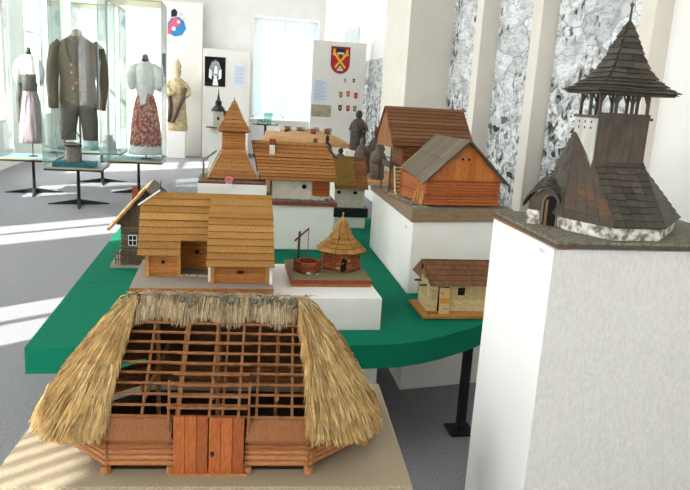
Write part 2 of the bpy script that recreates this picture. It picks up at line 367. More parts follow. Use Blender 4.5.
arc = [(.57, 2.785), (.80, 2.798), (.92, 2.835), (1.03, 2.885), (1.15, 2.957), (1.25, 3.02), (1.35, 3.10), (1.48, 3.23), (1.60, 3.38), (1.71, 3.56), (1.79, 3.77), (1.82, 4.0)]
outer = [(-.80, 2.79)] + arc + [(1.82, 5.95), (.6, 5.95), (-.78, 5.5)]
PB = [(1.055, 3.592), (1.66, 3.69), (1.67, 4.86), (1.092, 4.83)]       # barn plinth
PW = [(-.41, 2.992), (.757, 2.992), (.75, 3.62), (-.41, 3.62)]        # long low plinth
def grow(ps, g):
    cx = sum(p[0] for p in ps) / 4; cy = sum(p[1] for p in ps) / 4
    return [(p[0] + math.copysign(g, p[0] - cx), p[1] + math.copysign(g, p[1] - cy)) for p in ps]
plan_table('tabletop', outer, [grow(PB, .006), grow(PW, .006)], .488, TZ, 'green', tb)
bl(-.798, -.40, 3.769, 3.771, TZ + .0004, TZ + .0012).build('cloth_seam', mat('seam', '#0c5c40', rough=1), tb)
for px, py in ((1.255, 3.085), (-.66, 2.95), (-.66, 5.3), (1.72, 5.7), (.4, 5.6), (1.72, 4.2)):
    lg = bl(px - .02, px + .02, py - .02, py + .02, .012, .488).build('leg', 'black', tb)
    MB().box(px - .065, px + .065, py - .065, py + .065, 0, .012).build('foot_plate', 'black', lg)

def plinth(label, pts, z0, z1, m='white', bevel=.004):
    o = MB().prism(pts, z0, z1).build('display_plinth', m, None, bevel=bevel); return tag(o, label, 'plinth', 'white display plinths')
rect = lambda x0, x1, y0, y1: [(x0, y0), (x1, y0), (x1, y1), (x0, y1)]
plinth('tall white plinth carrying the brown gabled barn model', PB, 0, 1.024)
plinth('long low white plinth carrying the honey-roofed farmhouse and the well', PW, 0, .762)
PC = [(1.0685, 1.9828), (1.81, 1.9828), (1.81, 2.5297), (1.0840, 2.5297)]
plinth('big woven-textured pale plinth carrying the dark shingled church model', PC, 0, 1.2490, 'fabric')
sp = MB().hexa([(PC[0][0] - .003, PC[0][1], .0), (PC[3][0] - .003, PC[3][1], .0), (PC[3][0] - .003, PC[3][1], 1.246), (PC[0][0] - .003, PC[0][1], 1.246)], [(PC[0][0], PC[0][1], .0), (PC[3][0], PC[3][1], .0), (PC[3][0], PC[3][1], 1.246), (PC[0][0], PC[0][1], 1.246)]).build('lit_side_panel', 'gloss', bpy.data.objects['display_plinth.002'])  # smooth left side, its white colour stands in for light from the windows
sp['label'] = 'smooth side panel whitened to look window-lit'
plinth('white plinth carrying the wooden bell tower model with a pink paper on its edge', rect(-.175, .292, 4.62, 5.02), TZ + .0006, 1.06)
plinth('white plinth carrying the long white-walled house with orange roof', rect(.318, .772, 4.64, 5.08), TZ + .0006, .925)
plinth('low white plinth under the small white house with mossy roof', rect(.91, 1.18, 5.46, 5.85), TZ + .0006, .70)

def card(label, loc, rz, w_, h_, lines=3, rx=pi / 2):
    t = thing('caption_card', label, 'card', loc, rz, 'caption cards')
    p = bl(-w_ / 2, w_ / 2, -.0006, .0006, -h_ / 2, h_ / 2).build('card_sheet', 'paper', t)
    k = MB()
    for i in range(lines):
        z = h_ * (.28 - .28 * i); k.box(-w_ * .4, w_ * (.1 + .15 * ((i * 7) % 3)), -.0012, -.0007, z - h_ * .05, z + h_ * .05)
    k.build('printed_lines', 'ink', t); return t
card('small white caption card stuck on the side of the church plinth', (1.0640, 2.0500, 1.2228), -pi / 2, .07, .022, 2)
card('small pale caption card stuck on the side of the barn plinth', (1.0535, 3.72, .965), -pi / 2, .07, .03, 2)

# ------------------------------------------------------------------ thatched barn in the foreground
TB = (-.03, 1.885, .55); TR = R(-4.6)
o = MB().prism(rect(-.60, .60, -.05, .62), 0, .523).build('display_plinth', 'white', None, bevel=.004); o.location = (TB[0], TB[1], 0); o.rotation_euler.z = TR
tag(o, 'low white plinth under the sandy base of the thatched barn', 'plinth', 'white display plinths')
th = thing('thatched_barn_model', 'large straw-thatched log barn model with bare roof lattice and orange double door', 'model building', TB, TR)
bl(-.622, .622, -.078, .66, -.027, 0).build('base_board', 'sandbase', th, bevel=.003)
FW, SW, D1, D2 = .305, .50, .175, .40
scalep_ = lambda ps, k: [(p[0] * k, .2875 + (p[1] - .2875) * k) for p in ps]
plan = [(-FW, 0), (FW, 0), (SW, D1), (SW, D2), (FW, D2 + D1), (-FW, D2 + D1), (-SW, D2), (-SW, D1)]
for i in range(8):
    p, q = plan[i], plan[(i + 1) % 8]
    if i == 0:
        for xa, xb in ((-FW, -.115), (.118, FW)):
            logwall(MB(), (xa, 0), (xb, 0), .022, .116, 5, r=.0077, ext=.010).build('log_wall', 'redwood', th)
    else:
        logwall(MB(), p, q, .022, .116, 5, r=.0077, ext=.012).build('log_wall', 'redwood', th)
for (x, y_) in plan + [(-.112, 0), (.116, 0)]:
    MB().tube((x, y_, 0), (x, y_, .022), .016, .014, 8).build('foot_block', 'redwood', th)
MB().prism(scalep_(plan, .95), .001, .006).build('earth_floor', mat('earth', '#2b1e15', '#3a2a1e', 40, rough=1), th)
for s_, xa, xb in ((-1, -.32, -.108), (1, .112, .318)):     # plank eaves beside the door
    m_ = MB(); shingles(m_, (xa, -.030, .122), (xb, -.030, .122), (xb, .004, .185), (xa, .004, .185), 2, 1, .003); m_.build('plank_eave', 'shelfwood', th)
for k, (xa, xb) in enumerate(((-.104, -.002), (.001, .106))):
    d = MB(); n = 3
    for i in range(n):
        a = xa + (xb - xa) * i / n; b = xa + (xb - xa) * (i + 1) / n; d.box(a + .0008, b - .0008, -.022, -.012, .008, .196 - (.004 if k else 0))
    dd = d.build('door', 'door', th)
    if k: MB().path([(.012, -.024, .082), (.012, -.03, .078), (.012, -.03, .070), (.012, -.024, .066)], .0022, 6).ball((.012, -.023, .074), .006, .002, .008).build('door_latch', 'black', dd)
bl(-.115, .118, -.026, -.004, 0, .008).build('door_sill', 'redwood', th)
RY, RZ = .2875, .455
def onroof(x, t, lift=0):       # t = 0 at the eave, 1 at the ridge
    return V((x, .0 + RY * t, .176 + (RZ - .176) * t)) + V((0, -.70, .72)) * lift
for x in (-.295, -.20, -.098, .038, .14, .248, .30):
    MB().tube(onroof(x, -.02), onroof(x * .985, 1.0), .0058, .005, 4).build('rafter', 'lattice', th)
    MB().tube(V((x, RY * 2, .18)), V((x * .985, RY, RZ)), .0058, .005, 4).build('rafter', 'lattice', th)
for i in range(11):
    t = .015 + i * .0855
    MB().tube(onroof(-.305 + rnd.uniform(-.012, .006), t, .009), onroof(.305 + rnd.uniform(-.006, .01), t + rnd.uniform(-.006, .006), .009), .0048, .0046, 6).build('batten', 'lattice', th)
def onporch(x, t): return V((x, -.045 + (.205 + .045) * t, .212 + (.400 - .212) * t))
for x in (-.085, .004, .088):
    MB().tube(onporch(x, -.02), onporch(x, 1.0), .0055, .005, 4).build('rafter', 'lattice', th)
for x in (-.118, .118): MB().tube((x, -.022, .118), (x, .0, .30), .0048, .0048, 4).build('porch_post', 'lattice', th)
for i in range(7):
    t = .06 + i * .118; hw = .118 if i < 6 else .1
    MB().tube(onporch(-hw + rnd.uniform(-.01, .01), t) + V((0, -.006, .007)), onporch(hw + rnd.uniform(-.01, .01), t) + V((0, -.006, .007)), .0045, .0043, 6).build('batten', 'lattice', th)
MB().tube((-.29, RY, RZ), (.29, RY, RZ), .008, .008, 6).build('ridge_pole', 'lattice', th)
for x in (-.2, .0, .2):
    MB().tube((x, .05, .22), (x, .525, .22), .007, .007, 6).build('tie_beam', 'redwood', th)
    MB().tube((x, RY, .005), (x, RY, RZ), .008, .007, 6).build('king_post', 'redwood', th)

def straw(mb, p, q, r, bend):
    """one stalk: two short three-sided segments"""
    m_ = p.lerp(q, .55) + bend; d = (q - p).normalized(); a = d.orthogonal().normalized(); b = d.cross(a)
    rs = []
    for c, rr in ((p, r), (m_, r * .9), (q, r * .45)):
        rs.append([c + (a * cos(t) + b * sin(t)) * rr for t in (0, 2.1, 4.2)])
    o_ = len(mb.v); mb.v += [tuple(v) for r_ in rs for v in r_]
    for k in (0, 3):
        for i in range(3): mb.f.append((o_ + k + i, o_ + k + (i + 1) % 3, o_ + k + 3 + (i + 1) % 3, o_ + k + 3 + i))
    mb.f.append((o_ + 6, o_ + 7, o_ + 8))
def eave(t, s_):                # t 0..1 front -> back round the hip
    a = min(1, max(0, t)) * pi
    x = .302 + (.266 if s_ < 0 else .237) * max(0, sin(a)) ** .85; y_ = RY - (RY + .035) * cos(a) * (1 - .12 * sin(a)); z = .122 - .060 * max(0, sin(a)) ** 1.2
    return V((s_ * x, y_, z))
def hip_pt(t, u, s_, lift):
    ap = V((s_ * (.272 - .01 * cos(t * pi)), RY - .03 * cos(t * pi), RZ + .022)); e_ = eave(t, s_)
    p = ap.lerp(e_, u); out = V((s_ * (.35 + .5 * sin(t * pi)), -.55 * cos(t * pi), .62)).normalized()
    return p + out * (.028 * sin(min(1, u) * pi * .8) + lift) 
for s_ in (-1, 1):
    bed = MB(); g = []
    T_, U_ = 24, 10
    for i in range(T_ + 1):
        for j in range(U_ + 1): g.append(hip_pt(i / T_, j / U_ * .985, s_, -.006))
    n0 = len(g)
    for i in range(T_ + 1):
        for j in range(U_ + 1): g.append(hip_pt(i / T_, j / U_ * .985, s_, -.03))
    f_ = []
    W_ = U_ + 1
    for i in range(T_):
        for j in range(U_):
            a = i * W_ + j; f_.append((a, a + 1, a + W_ + 1, a + W_)); f_.append((n0 + a, n0 + a + W_, n0 + a + W_ + 1, n0 + a + 1))
    for i in range(T_):
        a = i * W_ + U_; f_.append((a, n0 + a, n0 + a + W_, a + W_))
    for j in range(U_):
        f_.append((j, n0 + j, n0 + j + 1, j + 1)); a = T_ * W_ + j; f_.append((a, a + 1, n0 + a + 1, n0 + a))
    bed.add(g, f_)
    hp = bed.build('thatched_hip', 'strawbed', th)
    mb = MB()
    for k in range(5600):
        t = rnd.random() ** 1.25; u0 = rnd.random() ** .75 * .86; ln = rnd.uniform(.16, .34); u1 = min(u0 + ln, 1.0 + rnd.uniform(-.015, .05))
        t1 = t + rnd.gauss(0, .012) ; l0 = rnd.uniform(-.012, .008)
        p = hip_pt(t, u0, s_, l0); q = hip_pt(max(-.03, min(1.03, t1)), u1, s_, l0 + rnd.uniform(.0, .012))
        straw(mb, p, q, rnd.uniform(.0015, .0032), V((rnd.gauss(0, .004), rnd.gauss(0, .004), rnd.gauss(.002, .004))))
    for k in range(500):        # loose ends hanging at the inner edge and along the eave
        t = rnd.uniform(-.01, .05); u0 = rnd.uniform(.05, .8)
        p = hip_pt(t, u0, s_, 0); q = hip_pt(t, min(u0 + .2, 1.03), s_, 0) + V((-s_ * rnd.uniform(0, .022), -.004, 0)); straw(mb, p, q, .0011, V((0, 0, .002)))
    st = mb.build('thatch_straw', 'straw', hp); st['kind'] = 'stuff'
# back slope and ridge fringe
bk = MB().hexa([(-.31, .680, .050), (.31, .680, .050), (.29, RY + .02, RZ - .02), (-.29, RY + .02, RZ - .02)], [(-.31, .695, .075), (.31, .695, .075), (.29, RY + .01, RZ + .008), (-.29, RY + .01, RZ + .008)])
bk = bk.build('back_thatch', 'strawbed', th)
mb = MB()
for k in range(2600):
    x = rnd.uniform(-.305, .305); front = rnd.random() < .8
    y0 = RY + rnd.uniform(-.012, .014); z0 = RZ + rnd.uniform(.005, .018)
    if front:
        ln = rnd.uniform(.45, 1.0) * .085 * (1 + .35 * sin(x * 40) * .4)
        q = V((x + rnd.gauss(0, .007), RY - .01 - ln * .78, RZ + .010 - ln * .80))
    else: q = V((x + rnd.gauss(0, .006), RY + .08, RZ - .06))
    straw(mb, V((x, y0, z0)), q, rnd.uniform(.0010, .002), V((rnd.gauss(0, .002), -.004 if front else .004, .006)))
for k in range(260):
    x = rnd.uniform(-.3, .3); straw(mb, V((x, RY, RZ + .022)), V((x + rnd.uniform(-.05, .05), RY + rnd.uniform(-.03, .02), RZ + rnd.uniform(.018, .034))), .0014, V((0, 0, .003)))
rt = mb.build('ridge_thatch', 'oldstraw', th); rt['kind'] = 'stuff'
for x, sz in ((-.095, .026), (.03, .028), (.13, .034), (.215, .04)):
    m_ = MB()
    for k in range(9): m_.ball((x + rnd.uniform(-sz, sz), RY - .022 + rnd.uniform(-.018, .014), RZ + .012 + rnd.uniform(-.016, .014)), rnd.uniform(.006, .011), n=7, k=5)
    m_.build('moss_tuft', 'moss', th)

# ------------------------------------------------------------------ honey coloured farmhouse
def pt(x, y_, z): return V((x, y_, z))
hs = thing('farmhouse_model', 'honey-coloured log farmhouse model with tall shingled roof on a grey board', 'model building', (0, 0, .762))
bl(-.408, .236, 2.998, 3.515, .024, .041).build('base_board', 'baseboard', hs)
bl(-.408, .236, 2.992, 2.998, .020, .041).build('base_edge', 'baseedge', hs)
for x in (-.395, .208):
    for y_ in (3.005, 3.47): bl(x, x + .03, y_, y_ + .03, 0, .024).build('base_foot', 'baseedge', hs)
ZB = .041
def loghouse(x0, x1, y0, y1, z1, n, parent, m='honeylog', ext=.008, post=None):
    for a, b in (((x0, y0), (x1, y0)), ((x1, y0), (x1, y1)), ((x1, y1), (x0, y1)), ((x0, y1), (x0, y0))):
        logwall(MB(), a, b, ZB, z1, n, ext=ext).build('log_wall', m, parent)
    if post:
        for x in (x0, x1): bl(x - post, x + post, y0 - post * 1.4, y0 + post, ZB, z1 + .004).build('corner_post', 'honeypost', parent)
loghouse(-.35, -.205, 3.196, 3.46, .158, 10, hs, post=.009)
loghouse(-.045, .21, 3.088, 3.46, .140, 9, hs, post=.009)
logwall(MB(), (-.205, 3.32), (-.045, 3.32), ZB, .19, 11, ext=0).build('log_wall', 'honeylog', hs)
bl(-.285, -.270, 3.18, 3.19, .108, .121).build('window_hole', 'dark', hs)
bl(.068, .10, 3.071, 3.081, .092, .104).build('window_hole', 'dark', hs)
bl(-.135, -.115, 3.304, 3.314, .13, .145).build('window_hole', 'dark', hs)
bl(-.20, -.05, 3.20, 3.32, ZB, ZB + .004).build('porch_floor', 'modelground', hs)
for x in (-.058, .226):
    m_ = MB()
    for k in range(9): m_.box(x - .007, x + .007, 3.06 if x > 0 else 3.10, 3.072 if x > 0 else 3.112, ZB + .002 + k * .0125, ZB + .0115 + k * .0125)
    m_.build('white_corner_joint', 'paper', hs)['label'] = 'white notched corner joint'
m_ = MB()
for k in range(26): m_.ball((-.2 + .15 * k / 26 + rnd.uniform(-.004, .004), 3.195 + rnd.uniform(-.008, .008), ZB + .004), rnd.uniform(.004, .008), n=6, k=4)
m_.build('stone_edging', 'chink', hs)
RG, RYh = .425, 3.345
ex, wz = (.0, 1), .0
m_ = MB(); shingles(m_, (-.392, 3.160, .148), (-.196, 3.160, .148), (-.196, 3.2615, .30), (-.392, 3.2615, .30), 5, 1, .0058)
shingles(m_, (-.392, 3.2615, .30), (-.06, 3.2615, .30), (-.06, 3.305, .366), (-.392, 3.305, .366), 2, 1, .0058)
shingles(m_, (-.196, 3.203, .212), (-.06, 3.203, .212), (-.06, 3.2615, .30), (-.196, 3.2615, .30), 3, 1, .0058)
shingles(m_, (-.392, 3.303, .363), (.236, 3.303, .363), (.236, RYh, RG), (-.305, RYh, RG), 2, 1, .0058)
m_.build('front_roof', 'honeyroof', hs)
m_ = MB(); shingles(m_, (-.072, 3.042, .128), (.240, 3.042, .128), (.238, 3.21, .36), (-.068, 3.21, .36), 8, 1, .0062)
shingles(m_, (-.068, 3.20, .35), (.238, 3.20, .35), (.236, 3.32, .405), (-.06, 3.32, .405), 2, 1, .003)
m_.build('right_roof', 'honeyroof', hs)
m_ = MB(); shingles(m_, (.236, 3.53, .148), (-.392, 3.53, .148), (-.305, RYh, RG), (.236, RYh, RG), 9, 1, .004); m_.build('back_roof', 'honeyroof', hs)
m_ = MB(); shingles(m_, (-.400, 3.39, .36), (-.400, 3.300, .36), (-.305, RYh, RG + .003), (-.305, RYh + .001, RG + .003), 3, 1, .003); m_.build('hip_roof', 'honeyroof', hs)
MB().hexa([(-.372, 3.18, .16), (-.372, 3.50, .16), (-.372, 3.39, .355), (-.372, 3.30, .355)], [(-.366, 3.18, .16), (-.366, 3.50, .16), (-.366, 3.39, .355), (-.366, 3.30, .355)]).build('gable_wall', 'honeylog', hs)
MB().hexa([(.212, 3.09, .14), (.212, 3.50, .14), (.212, 3.36, .40), (.212, 3.30, .385)], [(.218, 3.09, .14), (.218, 3.50, .14), (.218, 3.36, .40), (.218, 3.30, .385)]).build('gable_wall', 'honeylog', hs)
MB().tube((-.402, 3.296, .366), (-.304, RYh - .004, RG + .010), .004).build('hip_trim', 'paper', hs)
MB().tube((-.302, RYh, RG), (-.302, RYh, RG + .055), .0022).build('roof_spike', 'black', hs)

# ------------------------------------------------------------------ well and round hut on one board
wb = bl(.338, .742, 3.172, 3.575, .762, .798).build('model_base_board', 'baseedge', None, bevel=.002); tag(wb, 'square two-layer wooden base board under the well and the round hut', 'base board')
bl(.340, .740, 3.174, 3.573, .798, .801).build('mossy_top', 'mossground', wb)
bl(.3375, .7425, 3.1705, 3.172, .778, .797).build('red_edge_strip', 'brick', wb)
hut = thing('round_hut_model', 'little eight-sided red-brown hut model with conical shingle roof and arched door', 'model building', (.617, 3.40, .801))
def poly(n, r, a0=0, c=(0, 0)): return [(c[0] + r * cos(a0 + 2 * pi * i / n), c[1] + r * sin(a0 + 2 * pi * i / n)) for i in range(n)]
P8 = poly(8, .102, pi / 8)
MB().prism(poly(8, .096, pi / 8), 0, .108).build('hut_core', 'chink', hut)
for i in range(8):
    m_ = MB(); a = P8[i]; b = P8[(i + 1) % 8]; front = i == 5
    for k in range(8):
        h0 = .004 + k * .0132
        nseg = 3; cuts = [0] + sorted(rnd.uniform(.2, .8) for _ in range(nseg - 1)) + [1]
        for j in range(nseg):
            p = V((*a, 0)).lerp(V((*b, 0)), cuts[j] + .012); q = V((*a, 0)).lerp(V((*b, 0)), cuts[j + 1] - .012)
            mid = (cuts[j] + cuts[j + 1]) / 2
            if front and .28 < mid < .72 and k < 6: continue
            if (q - p).length < .004: continue
            m_.tube(p + V((0, 0, h0 + .006)), q + V((0, 0, h0 + .006)), .0064, .0064, 6)
    m_.build('log_wall', 'brick', hut)
m_ = MB(); fy = -.0955
m_.prism([(-.016, fy - .004), (.016, fy - .004), (.016, fy + .01), (-.016, fy + .01)], .004, .062)
for t in range(6):
    a = pi * t / 6; b = pi * (t + 1) / 6
    m_.hexa([(0, fy - .004, .062), (.016 * cos(a), fy - .004, .062 + .018 * sin(a)), (.016 * cos(b), fy - .004, .062 + .018 * sin(b))], [(0, fy + .01, .062), (.016 * cos(a), fy + .01, .062 + .018 * sin(a)), (.016 * cos(b), fy + .01, .062 + .018 * sin(b))])
m_.build('arched_doorway', 'dark', hut)
fr = [(-.019, fy - .006, .004), (-.019, fy - .006, .062)] + [(.019 * cos(pi - pi * t / 8), fy - .006, .062 + .020 * sin(pi * t / 8)) for t in range(9)] + [(.019, fy - .006, .004)]
MB().path(fr, .0034, 6).build('door_frame', 'baseedge', hut)
RB, RT = poly(8, .132, pi / 8), poly(8, .012, pi / 8)
m_ = MB()
for i in range(8):
    j = (i + 1) % 8; md = lambda k_: tuple((V((*RB[k_], 0)) * .42 + V((*RT[k_], 0)) * .58)[:2])
    shingles(m_, (*RB[i], .100), (*RB[j], .100), (*md(j), .165), (*md(i), .165), 3, 3, .0052, jit=.08)
    shingles(m_, (*md(i), .165), (*md(j), .165), (*RT[j], .262), (*RT[i], .262), 3, 2, .0052, jit=.08)
m_.build('conical_roof', 'honeyroof', hut)
MB().prism(poly(8, .13, pi / 8), .098, .102).prism(poly(8, .128, pi / 8), .1, .105, poly(8, .06, pi / 8)).build('eave_soffit', 'darkwood', hut)
MB().lathe([(.013, .255), (.009, .272), (.004, .276), (.0035, .288), (.006, .294), (.001, .302)], n=10).build('roof_finial', 'honeypost', hut)
wl = thing('well_model', 'small log-built draw well model with tall sweep pole beside the round hut', 'model well', (.432, 3.335, .801))
m_ = MB(); W6 = poly(6, .066, 0)
for i in range(6): logwall(m_, W6[i], W6[(i + 1) % 6], .002, .058, 4, ext=.003)
m_.build('well_curb', 'brick', wl)
MB().prism(poly(6, .056, 0), .03, .034).build('well_water', 'dark', wl)
MB().tube((-.040, .085, 0), (-.036, .085, .19), .007, .006).build('forked_post', 'darkwood', wl)
MB().tube((-.05, .16, .125), (-.002, -.01, .225), .0055, .004).build('sweep_pole', 'brick', wl)
MB().tube((-.002, -.01, .222), (-.002, -.01, .05), .0022).build('bucket_pole', 'brick', wl)
MB().tube((-.066, .0, .0), (-.066, .0, .072), .006).build('corner_peg', 'darkwood', wl)
m_ = MB()
for k in range(5): m_.ball((rnd.uniform(-.03, .03) + .02, -.075 + rnd.uniform(-.01, .01), .004), rnd.uniform(.004, .009), n=6, k=4)
m_.build('loose_stones', 'plaster', wl)

# ------------------------------------------------------------------ pale granary with leaning door
gr = thing('granary_model', 'small pale plank granary model with brown roof and a leaning door', 'model building', (0, 0, TZ))
bl(1.012, 1.41, 3.128, 3.41, .006, .020).build('base_board', 'honeypost', gr)
for x in (1.05, 1.34): bl(x, x + .04, 3.15, 3.41, 0, .006).build('base_runner', 'darkwood', gr)
x0, x1, y0, y1, zb, zt = 1.062, 1.378, 3.213, 3.388, .020, .178
for a, b in (((x0, y0), (x1, y0)), ((x1, y0), (x1, y1)), ((x1, y1), (x0, y1)), ((x0, y1), (x0, y0))):
    m_ = MB(); d = (V((*b, 0)) - V((*a, 0))); L_ = d.length; ang = math.atan2(d.y, d.x)
    for k in range(5):
        h = (zt - zb) / 5; m_.box(-.006, L_ + .006, -.006, .006, zb + k * h + .0006, zb + (k + 1) * h - .0006, Matrix.Translation((*a, 0)) @ Matrix.Rotation(ang, 4, 'Z'))
    m_.build('plank_wall', 'paleplank', gr)
for x in (x0, x1): bl(x - .009, x + .009, y0 - .010, y0 + .004, zb, zt).build('corner_post', 'paleplank', gr)
bl(1.108, 1.168, y0 - .0075, y0 - .004, zb + .002, .155).build('doorway', 'dark', gr)
MB().box(1.213, 1.253, y0 - .008, y0 - .004, .108, .150).build('window_opening', 'dark', gr)
mw = MB().box(1.209, 1.213, y0 - .010, y0 - .006, .104, .154).box(1.253, 1.257, y0 - .010, y0 - .006, .104, .154).box(1.209, 1.257, y0 - .010, y0 - .006, .150, .154).box(1.209, 1.257, y0 - .010, y0 - .006, .104, .108)
mw.build('window_frame', 'paleplank', gr)
dm = Matrix.Translation((1.106, y0 - .052, zb)) @ Matrix.Rotation(R(4), 4, 'Z') @ Matrix.Rotation(R(-15), 4, 'X') @ Matrix.Rotation(R(4), 4, 'Y')
dr = MB().box(0, .056, 0, .006, 0, .138, dm).build('leaning_door', mat('pale_door', '#cfae7a', rough=.7), gr)
MB().box(.004, .052, -.0015, 0, .055, .085, dm).build('orange_panel', mat('ochre', '#c98a35', rough=.7), dr)
MB().box(.006, .022, -.0015, 0, .100, .112, dm).box(.022, .045, -.0015, 0, .024, .032, dm).build('rust_bars', mat('rustgrey', '#8d8a94', rough=.7), dr)
m_ = MB()
for k in range(14): m_.tube((1.04 + rnd.uniform(0, .07), 3.15 + rnd.uniform(0, .04), .022), (1.04 + rnd.uniform(0, .07), 3.15 + rnd.uniform(0, .04), .026), .003, .002, 5)
m_.build('twigs', 'baseedge', gr)
m_ = MB(); shingles(m_, (1.046, 3.165, .168), (1.415, 3.165, .168), (1.415, 3.30, .272), (1.03, 3.30, .272), 5, 26, .0035, jit=.04); m_.build('front_roof', 'barnroof', gr)
m_ = MB(); shingles(m_, (1.415, 3.435, .168), (1.046, 3.435, .168), (1.03, 3.30, .272), (1.415, 3.30, .272), 5, 26, .0035, jit=.04); m_.build('back_roof', 'barnroof', gr)
m_ = MB(); shingles(m_, (1.018, 3.39, .195), (1.018, 3.215, .195), (1.032, 3.295, .272), (1.032, 3.305, .272), 3, 8, .003); m_.build('hip_roof', 'barnroof', gr)
MB().hexa([(x0, y0, zt), (x0, y1, zt), (x0, 3.30, .265)], [(x0 + .006, y0, zt), (x0 + .006, y1, zt), (x0 + .006, 3.30, .265)]).build('gable_wall', 'paleplank', gr)
MB().hexa([(x1, y0, zt), (x1, y1, zt), (x1, 3.30, .265)], [(x1 + .006, y0, zt), (x1 + .006, y1, zt), (x1 + .006, 3.30, .265)]).build('gable_wall', 'paleplank', gr)
MB().tube((1.03, 3.30, .274), (1.415, 3.30, .274), .005, .005, 6).build('ridge_cap', 'barnroof', gr)
for y_ in (3.25, 3.35): MB().tube((1.02, y_, .15), (1.07, y_, .15), .006).build('beam_end', 'darkwood', gr)

# ------------------------------------------------------------------ barn with two buildings on the tall plinth
bb = MB().hexa([(1.04, 3.575, 1.024), (1.685, 3.675, 1.024), (1.68, 4.87, 1.024), (1.075, 4.85, 1.024)], [(1.04, 3.575, 1.098), (1.685, 3.675, 1.098), (1.68, 4.87, 1.055), (1.075, 4.85, 1.055)])
bn = bb.build('terrain_base', 'barnbase', None, bevel=.002); tag(bn, 'sloping wooden base board with straw-strewn ground under the barn and the storehouse', 'base board')
MB().hexa([(1.05, 3.59, 1.0975), (1.675, 3.69, 1.0975), (1.67, 4.86, 1.055), (1.085, 4.84, 1.055)], [(1.05, 3.59, 1.1005), (1.675, 3.69, 1.1005), (1.67, 4.86, 1.059), (1.085, 4.84, 1.059)]).build('ground_cover', 'modelground', bn)
m_ = MB()
for k in range(160):
    x = rnd.uniform(1.075, 1.17); y_ = rnd.uniform(3.62, 4.5); z = 1.103 - (y_ - 3.59) * .0335
    a = rnd.uniform(0, pi); straw(m_, V((x, y_, z)), V((x + .03 * cos(a), y_ + .03 * sin(a), z + rnd.uniform(0, .008))), .0014, V((0, 0, .002)))
m_.build('strewn_straw', 'oldstraw', bn)['kind'] = 'stuff'
BZ = 1.098
fb = thing('log_barn_model', 'red-brown log barn model with orange boarded gable and grey board roof', 'model building', (1.148, 3.675, BZ + .006), R(5))
w_, dp, wt, rg = .445, .43, .155, .385
for a, b in (((0, 0), (w_, 0)), ((w_, 0), (w_, dp)), ((w_, dp), (0, dp)), ((0, dp), (0, 0))):
    logwall(MB(), a, b, .004, wt, 9, ext=.012).build('log_wall', 'barnlog', fb)
logwall(MB(), (.13, -.004), (.13, .05), .004, wt, 9, ext=.004).build('cross_wall_end', 'barnlog', fb)
for y_ in (.002, dp - .006):
    m_ = MB(); n = 11; hw = w_ / 2 + .02
    for i in range(n):
        xa = w_ / 2 - hw + 2 * hw * i / n; xb = w_ / 2 - hw + 2 * hw * (i + 1) / n
        zf = lambda x: wt + (rg - wt - .008) * (1 - abs(x - w_ / 2) / hw)
        top = [(xa + .0006, zf(xa)), (xb - .0006, zf(xb))]
        if xa < w_ / 2 < xb: top = [(xa + .0006, zf(xa)), (w_ / 2, zf(w_ / 2)), (xb - .0006, zf(xb))]
        prof = [(xb - .0006, wt - .004), (xa + .0006, wt - .004)][::-1] + top[::-1]
        m_.hexa([(p[0], y_ - .006, p[1]) for p in prof], [(p[0], y_ + .004, p[1]) for p in prof])
    gb = m_.build('gable_boards', 'gable', fb)
    if y_ < .1: MB().tube((w_ / 2 - .022, -.0055, .275), (w_ / 2 - .022, -.0035, .275), .008, .008, 10).tube((w_ / 2 + .018, -.0055, .275), (w_ / 2 + .018, -.0035, .275), .008, .008, 10).build('gable_holes', 'dark', gb)
for s_ in (-1, 1):
    m_ = MB(); ec = w_ / 2 + s_ * (w_ / 2 + .048); ez = wt - .022
    if s_ < 0: shingles(m_, (ec, dp - .10, ez + .055), (ec, -.045, ez), (w_ / 2, -.045, rg), (w_ / 2, dp + .04, rg), 2, 30, .003, over=.2, jit=.03)
    else: shingles(m_, (ec, -.045, ez), (ec, dp + .04, ez), (w_ / 2, dp + .04, rg), (w_ / 2, -.045, rg), 2, 30, .003, over=.2, jit=.03)
    m_.build('board_roof', 'greyroof', fb)
    MB().hexa([(ec, -.046, ez - .008), (w_ / 2, -.046, rg - .012), (w_ / 2, -.046, rg + .004), (ec, -.046, ez + .006)], [(ec, -.040, ez - .008), (w_ / 2, -.040, rg - .012), (w_ / 2, -.040, rg + .004), (ec, -.040, ez + .006)]).build('barge_board', 'darkwood', fb)
m_ = MB()
for k in range(7): m_.tube((-.028 + rnd.uniform(-.01, .01), .02 + k * .02, .002), (-.006, .03 + k * .02, .085 + rnd.uniform(-.02, .02)), .006, .005, 6)
m_.build('leaning_logs', 'honeypost', fb)
rb = thing('storehouse_model', 'tall brown-roofed wooden storehouse model with balcony and stairs behind the log barn', 'model building', (1.125, 4.36, 1.070), R(3))
w_, dp, wt, rg = .44, .27, .335, .575
for a, b in (((.05, 0), (w_, 0)), ((w_, 0), (w_, .22)), ((w_, .22), (.05, .22)), ((.05, .22), (.05, 0))):
    logwall(MB(), a, b, .004, wt, 18, ext=.012).build('log_wall', 'brownroof', rb)
m_ = MB(); shingles(m_, (-.06, -.10, .325), (w_ + .075, -.10, .325), (w_ + .06, dp / 2, rg), (-.06, dp / 2, rg), 11, 1, .005); m_.build('front_roof', 'barnroof', rb)
m_ = MB(); shingles(m_, (w_ + .075, dp + .06, .345), (-.06, dp + .06, .345), (-.06, dp / 2, rg), (w_ + .06, dp / 2, rg), 11, 1, .005); m_.build('back_roof', 'barnroof', rb)
m_ = MB()
